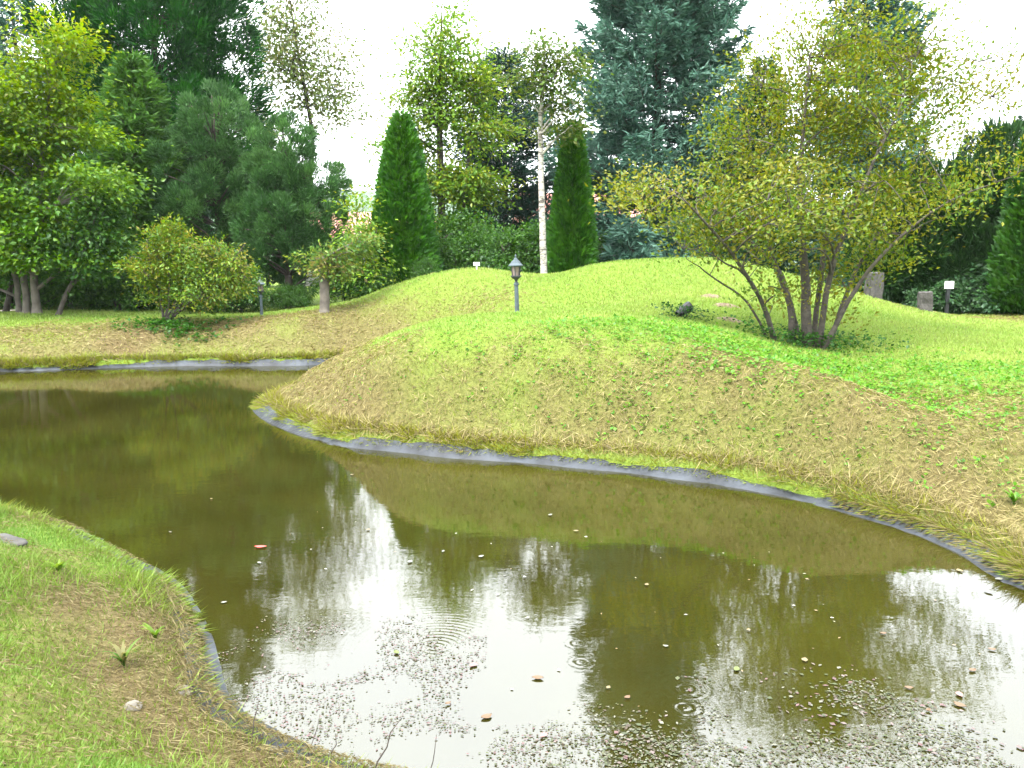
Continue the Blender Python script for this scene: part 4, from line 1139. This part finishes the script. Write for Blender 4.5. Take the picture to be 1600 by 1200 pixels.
# ------------------------------------------------------------------ near bank details
def rock(label, px, py, z, size, seed, mat='stone', group=None):
    p = on(px, py, z); rng = np.random.default_rng(seed)
    p[2] = gz(p[0], p[1])
    bm = bmesh.new(); bmesh.ops.create_icosphere(bm, subdivisions=3, radius=1)
    ph = rng.uniform(0, 6, 6)
    for v in bm.verts:
        k = 1 + .18 * math.sin(3 * v.co.x + ph[0]) + .14 * math.sin(4 * v.co.y + ph[1]) + .10 * math.sin(6 * v.co.z + ph[2]) + .05 * math.sin(11 * v.co.x + ph[3])
        v.co *= k; v.co.x *= size[0]; v.co.y *= size[1]; v.co.z *= size[2]
    me = bpy.data.meshes.new('stone'); bm.to_mesh(me); bm.free(); me.materials.append(M[mat])
    for f in me.polygons: f.use_smooth = True
    o = bpy.data.objects.new('stone', me); COL.objects.link(o); o.location = (p[0], p[1], p[2] + size[2] * .25); o.rotation_euler = (0, 0, rng.uniform(0, 3))
    tag(o, label, 'stone', group)
rock('flat grey stone in the near bank grass', 12, 832, .42, (.15, .09, .03), 401, 'granite')
rock('pale cream stone on the near bank beside the water', 284, 1040, .22, (.055, .04, .03), 402)
rock('pale stone half sunk in dry turf of the near bank', 205, 1052, .36, (.05, .035, .025), 403)
rock('pale stone lying in the tall grass at the foot of the near bank', 315, 1180, .40, (.05, .04, .025), 404)

def stick(label, a, b, r):
    a, b = np.asarray(a), np.asarray(b)
    acc = Acc(); P = np.linspace(a, b, 6); P[2:5] += np.random.default_rng(int(abs(a[0]) * 1e4)).normal(size=(3, 3)) * .006
    tube(acc, P, np.linspace(r, r * .4, 6), 6)
    tag(acc.build('twig', M['bark_dark'], None, a, True), label, 'twig', 'bare twigs on the near bank')
def stick_px(label, p0, p1, r):
    a = on(p0[0], p0[1], .2); a[2] = gz(a[0], a[1]) - .02
    b = at(p1[0], p1[1], a[1] + .04)
    stick(label, a, b, r)
stick_px('longest bare dark twig slanting out of the near bank over the water', (568, 1172), (624, 1126), .005)
stick_px('short dark twig beside the longest slanting twig', (508, 1162), (524, 1146), .0045)
stick_px('dark bent twig at the bare edge of the near bank', (386, 1118), (404, 1096), .0045)
stick_px('thin dark twig between grass blades by the floating litter', (660, 1182), (682, 1148), .0035)
stick_px('faint reddish twig over the pink floating litter', (470, 1140), (500, 1116), .003)

# weeds: broad little leaves scattered over the mound slope and round the tree foot
rw = np.random.default_rng(77)
acc = Acc()
def weeds(count, cx, cy, sx_, sy_, leaf, hmax, pal, per=7):
    x = rw.normal(size=count) * sx_ + cx; y = rw.normal(size=count) * sy_ + cy
    ok = samp(GS, x, y) > .5; x, y = x[ok], y[ok]
    x = np.repeat(x, per) + rw.normal(size=len(x) * per) * .05; y = np.repeat(y, per) + rw.normal(size=len(y) * per) * .05
    nn = len(x); z = samp(GZ, x, y) + rw.uniform(.01, hmax, nn)
    dv = rw.normal(size=(nn, 3)); dv[:, 2] = np.abs(dv[:, 2]) * .35 + .1
    c = np.asarray(pal)[rw.integers(0, len(pal), nn)] * rw.uniform(.75, 1.25, nn)[:, None]
    sz = rw.uniform(.6, 1.3, nn)
    blades(acc, np.stack([x, y, z], -1), dv, leaf * sz, leaf * .8 * sz, c, rw, .5, .15, rw.normal(size=(nn, 3)) * .3 + np.array([0, 0, 1.]))
PW = [(.12, .29, .04), (.15, .33, .045), (.10, .25, .045), (.19, .36, .06)]
weeds(1300, 4.0, 11.0, 1.9, 1.2, .05, .06, PW)
weeds(220, 4.9, 13.9, .6, .35, .06, .25, [(.04, .13, .02), (.06, .16, .025), (.035, .10, .02)])
weeds(60, 2.95, 14.5, .22, .18, .05, .22, [(.03, .09, .02), (.04, .11, .025)])
weeds(260, 2.0, 10.0, 2.4, .8, .045, .05, PW)
weeds(420, 3.9, 8.8, 1.3, .9, .042, .05, PW, 5)
weeds(90, 0.2, 11.6, 1.8, .5, .04, .05, PW, 5)
weeds(160, -8.4, 21.0, .7, .35, .09, .14, [(.04, .13, .02), (.06, .16, .025)])
tag(acc.build('ground_weeds', M['leaf']), 'low broad leaved weeds scattered through the mound turf', 'weeds', kind='stuff')

def tuft(label, px, py, z, n_, h, seed, pal):
    p = on(px, py, z); p[2] = gz(p[0], p[1]); rng = np.random.default_rng(seed)
    acc = Acc(); a_ = rng.uniform(0, 2 * np.pi, n_); L = h * rng.uniform(.5, 1.1, n_)
    for k in range(n_):
        o = np.array([math.cos(a_[k]), math.sin(a_[k]), 0]); t = np.linspace(0, 1, 6)[:, None]
        P = p + o * (.6 * L[k] * t ** 1.8) + np.array([0, 0, 1]) * (L[k] * (t - .35 * t ** 2.5))
        sd = np.array([-o[1], o[0], 0]) * .011 * np.sin(np.clip(t * 2.6 + .5, 0, 3.14))
        V = np.concatenate([P - sd, P + sd]); kk = np.arange(5)
        acc.add(V, np.stack([kk, kk + 1, kk + 7, kk + 6], -1), None, np.asarray(pal)[rng.integers(0, len(pal))])
    tag(acc.build('grass_clump', M['leaf'], None, p), label, 'plant')
tuft('broad bladed green weed clump on the dry near bank', 190, 990, .36, 16, .20, 501, [(.09, .19, .04), (.14, .22, .05), (.2, .19, .07)])
tuft('small weed clump at the brink of the near bank above the water', 240, 960, .3, 12, .14, 502, [(.12, .22, .03), (.16, .25, .04)])
tuft('bright green weed clump on the right bank of the mound', 1588, 740, .5, 22, .20, 503, [(.10, .24, .03), (.14, .28, .04)])
tuft('yellow green grass clump on top of the near bank', 90, 870, .42, 26, .16, 504, [(.13, .26, .03), (.18, .28, .04)])

# ------------------------------------------------------------------ things floating on the pond
def leaf_mesh(seed, L, W):
    rng = np.random.default_rng(seed)
    t = np.linspace(0, 1, 7); w = np.sin(t * np.pi) ** .7 * W * .5 * rng.uniform(.85, 1.15, 7); w[0] = w[-1] = .001
    mid = np.stack([t * L - L / 2, .06 * L * np.sin(t * 3), .004 + .010 * (t - .5) ** 2 * L / .05], -1)
    a = mid + np.stack([0 * t, w, .004 + 0 * t], -1); b = mid - np.stack([0 * t, w, -.004 + 0 * t], -1)
    V = np.concatenate([a, mid, b]); k = np.arange(6)
    return V, np.concatenate([np.stack([k, k + 7, k + 8, k + 1], -1), np.stack([k + 7, k + 14, k + 15, k + 8], -1)])
rf = np.random.default_rng(88)
PL = {'brown': (.10, .06, .03), 'tan': (.14, .11, .055), 'pale': (.15, .155, .13), 'green': (.08, .10, .025), 'pink': (.2, .11, .10)}
protos = {}
for k, (nm, c) in enumerate(PL.items()):
    V, Q = leaf_mesh(600 + k, .055, .034); acc = Acc(); acc.add(V, Q, None, c)
    protos[nm] = acc
spots = []
for px, py, nm in [(692, 862, 'pale'), (640, 878, 'pale'), (752, 870, 'pale'), (820, 902, 'pale'), (640, 972, 'pale'), (1010, 914, 'tan'), (1258, 1032, 'tan'), (1500, 892, 'tan'), (1560, 905, 'pale'),
                   (1545, 925, 'pale'), (405, 880, 'pale'), (266, 832, 'pale'), (330, 780, 'tan'), (350, 942, 'pale'), (860, 805, 'pale'), (900, 830, 'tan'), (575, 828, 'tan'), (550, 742, 'tan'),
                   (1040, 1010, 'pale'), (1150, 1046, 'green'), (950, 1075, 'tan'), (980, 1090, 'brown'), (1450, 1110, 'brown'), (1500, 1086, 'pink'), (1520, 1048, 'brown'), (1550, 1015, 'brown'),
                   (1500, 1102, 'brown'), (1420, 1075, 'brown'), (1380, 990, 'brown'), (1170, 985, 'tan'),
                   (740, 1040, 'pink'), (620, 1020, 'green'), (840, 1060, 'brown'), (760, 1120, 'brown'), (850, 1150, 'pink'), (700, 1100, 'brown')]:
    p = on(px, py, .004); spots.append((p, nm))
meshes = {}
for p, nm in spots:
    if nm not in meshes:
        o = protos[nm].build('floating_leaf', M['litter']); meshes[nm] = o.data
    else:
        o = bpy.data.objects.new('floating_leaf', meshes[nm]); COL.objects.link(o)
    sc = rf.uniform(.55, 1.25)
    o.location = (p[0], p[1], .002); o.rotation_euler = (0, 0, rf.uniform(0, 6.3)); o.scale = (sc, sc, 1)
    tag(o, {'pale': 'pale whitish fallen leaf floating on the pond', 'tan': 'tan fallen leaf floating on the pond', 'brown': 'brown fallen leaf floating on the pond',
            'green': 'green fallen leaf floating on the pond', 'pink': 'pinkish fallen leaf floating on the pond'}[nm], 'leaf', nm + ' leaves on the water')
V, Q = leaf_mesh(650, .10, .05); acc = Acc(); acc.add(V, Q, None, (.55, .06, .05)); p = on(407, 856)
o = acc.build('floating_leaf', M['litter']); o.location = (p[0], p[1], .003); tag(o, 'bright red fallen leaf floating alone on the pond', 'leaf')

# drifts of tiny litter: too many to count
acc = Acc()
def drift(count, pts, pal, size, z=.003, thr=.42, seed=5):
    pts = np.array([on(px, py)[:2] for px, py in pts])
    lo, hi = pts.min(0), pts.max(0)
    x = rf.uniform(lo[0], hi[0], count * 4); y = rf.uniform(lo[1], hi[1], count * 4)
    xo, yo = x, y
    x = x + (fbm(x * 5, y * 5, seed + 3) - .5) * .5 + rf.normal(size=len(x)) * .07; y = y + (fbm(x * 5, y * 5, seed + 8) - .5) * .5 + rf.normal(size=len(x)) * .07
    ins = np.zeros(len(x), bool); A = pts; B_ = np.roll(pts, -1, axis=0)
    for (ax, ay), (bx, by) in zip(A, B_):
        c_ = (ay > y) != (by > y); ins ^= c_ & (x < (bx - ax) * (y - ay) / ((by - ay) if by != ay else 1e-9) + ax)
    x, y = xo, yo
    ins &= samp(GS, x, y) < 0.0
    ins &= fbm(x * 3.2, y * 3.2, seed) + rf.normal(size=len(x)) * .05 > thr
    x, y = x[ins][:count], y[ins][:count]; nn = len(x)
    dv = rf.normal(size=(nn, 3)); dv[:, 2] = np.abs(rf.normal(size=nn)) * .05
    c = np.asarray(pal)[rf.integers(0, len(pal), nn)] * rf.uniform(.7, 1.25, nn)[:, None]
    s = size * rf.uniform(.5, 1.5, nn)
    blades(acc, np.stack([x, y, np.full(nn, z) + rf.random(nn) * .004], -1), dv, s, s * rf.uniform(.35, .8, nn), c, rf, .5, .1, np.tile([0, 0, 1.], (nn, 1)) + rf.normal(size=(nn, 3)) * .12)
LT = [(.10, .075, .07), (.08, .042, .042), (.04, .048, .014), (.035, .024, .012), (.10, .10, .075), (.03, .04, .012)]
drift(2600, [(370, 985), (640, 960), (760, 1000), (720, 1090), (620, 1180), (480, 1150), (370, 1090), (335, 1030)], LT, .015, thr=.47, seed=5)
drift(900, [(430, 1120), (900, 1150), (900, 1215), (600, 1215)], LT, .014, thr=.5, seed=15)
drift(6000, [(900, 1130), (1050, 1140), (1250, 1110), (1330, 1060), (1430, 1090), (1540, 1150), (1610, 1190), (1610, 1260), (800, 1260), (830, 1180)], LT[2:] + [(.06, .06, .03)], .016, thr=.46, seed=25)
drift(500, [(1000, 1090), (1300, 1040), (1600, 1140), (1600, 1260), (900, 1260)], LT, .026, thr=.5, seed=35)
drift(60, [(450, 790), (1500, 900), (1600, 1150), (1000, 1100), (500, 1000)], [(.24, .24, .20), (.14, .10, .05)], .022, thr=.3, seed=45)
tag(acc.build('floating_litter', M['litter']), 'drifts of fallen petals and tiny leaves floating on the pond', 'leaf litter', kind='stuff')

# ------------------------------------------------------------------ the hazy air between here and the hills
acc = Acc(); box(acc, (0, 420, 50), (2400, 1100, 104))
m, n, l = new_mat('haze')
out = n.new('ShaderNodeOutputMaterial'); pv = n.new('ShaderNodeVolumePrincipled')
pv.inputs['Color'].default_value = (0.90, 0.95, 1.0, 1); pv.inputs['Density'].default_value = 0.00016
l.new(pv.outputs[0], out.inputs['Volume'])
tag(acc.build('haze', m), kind='stuff')
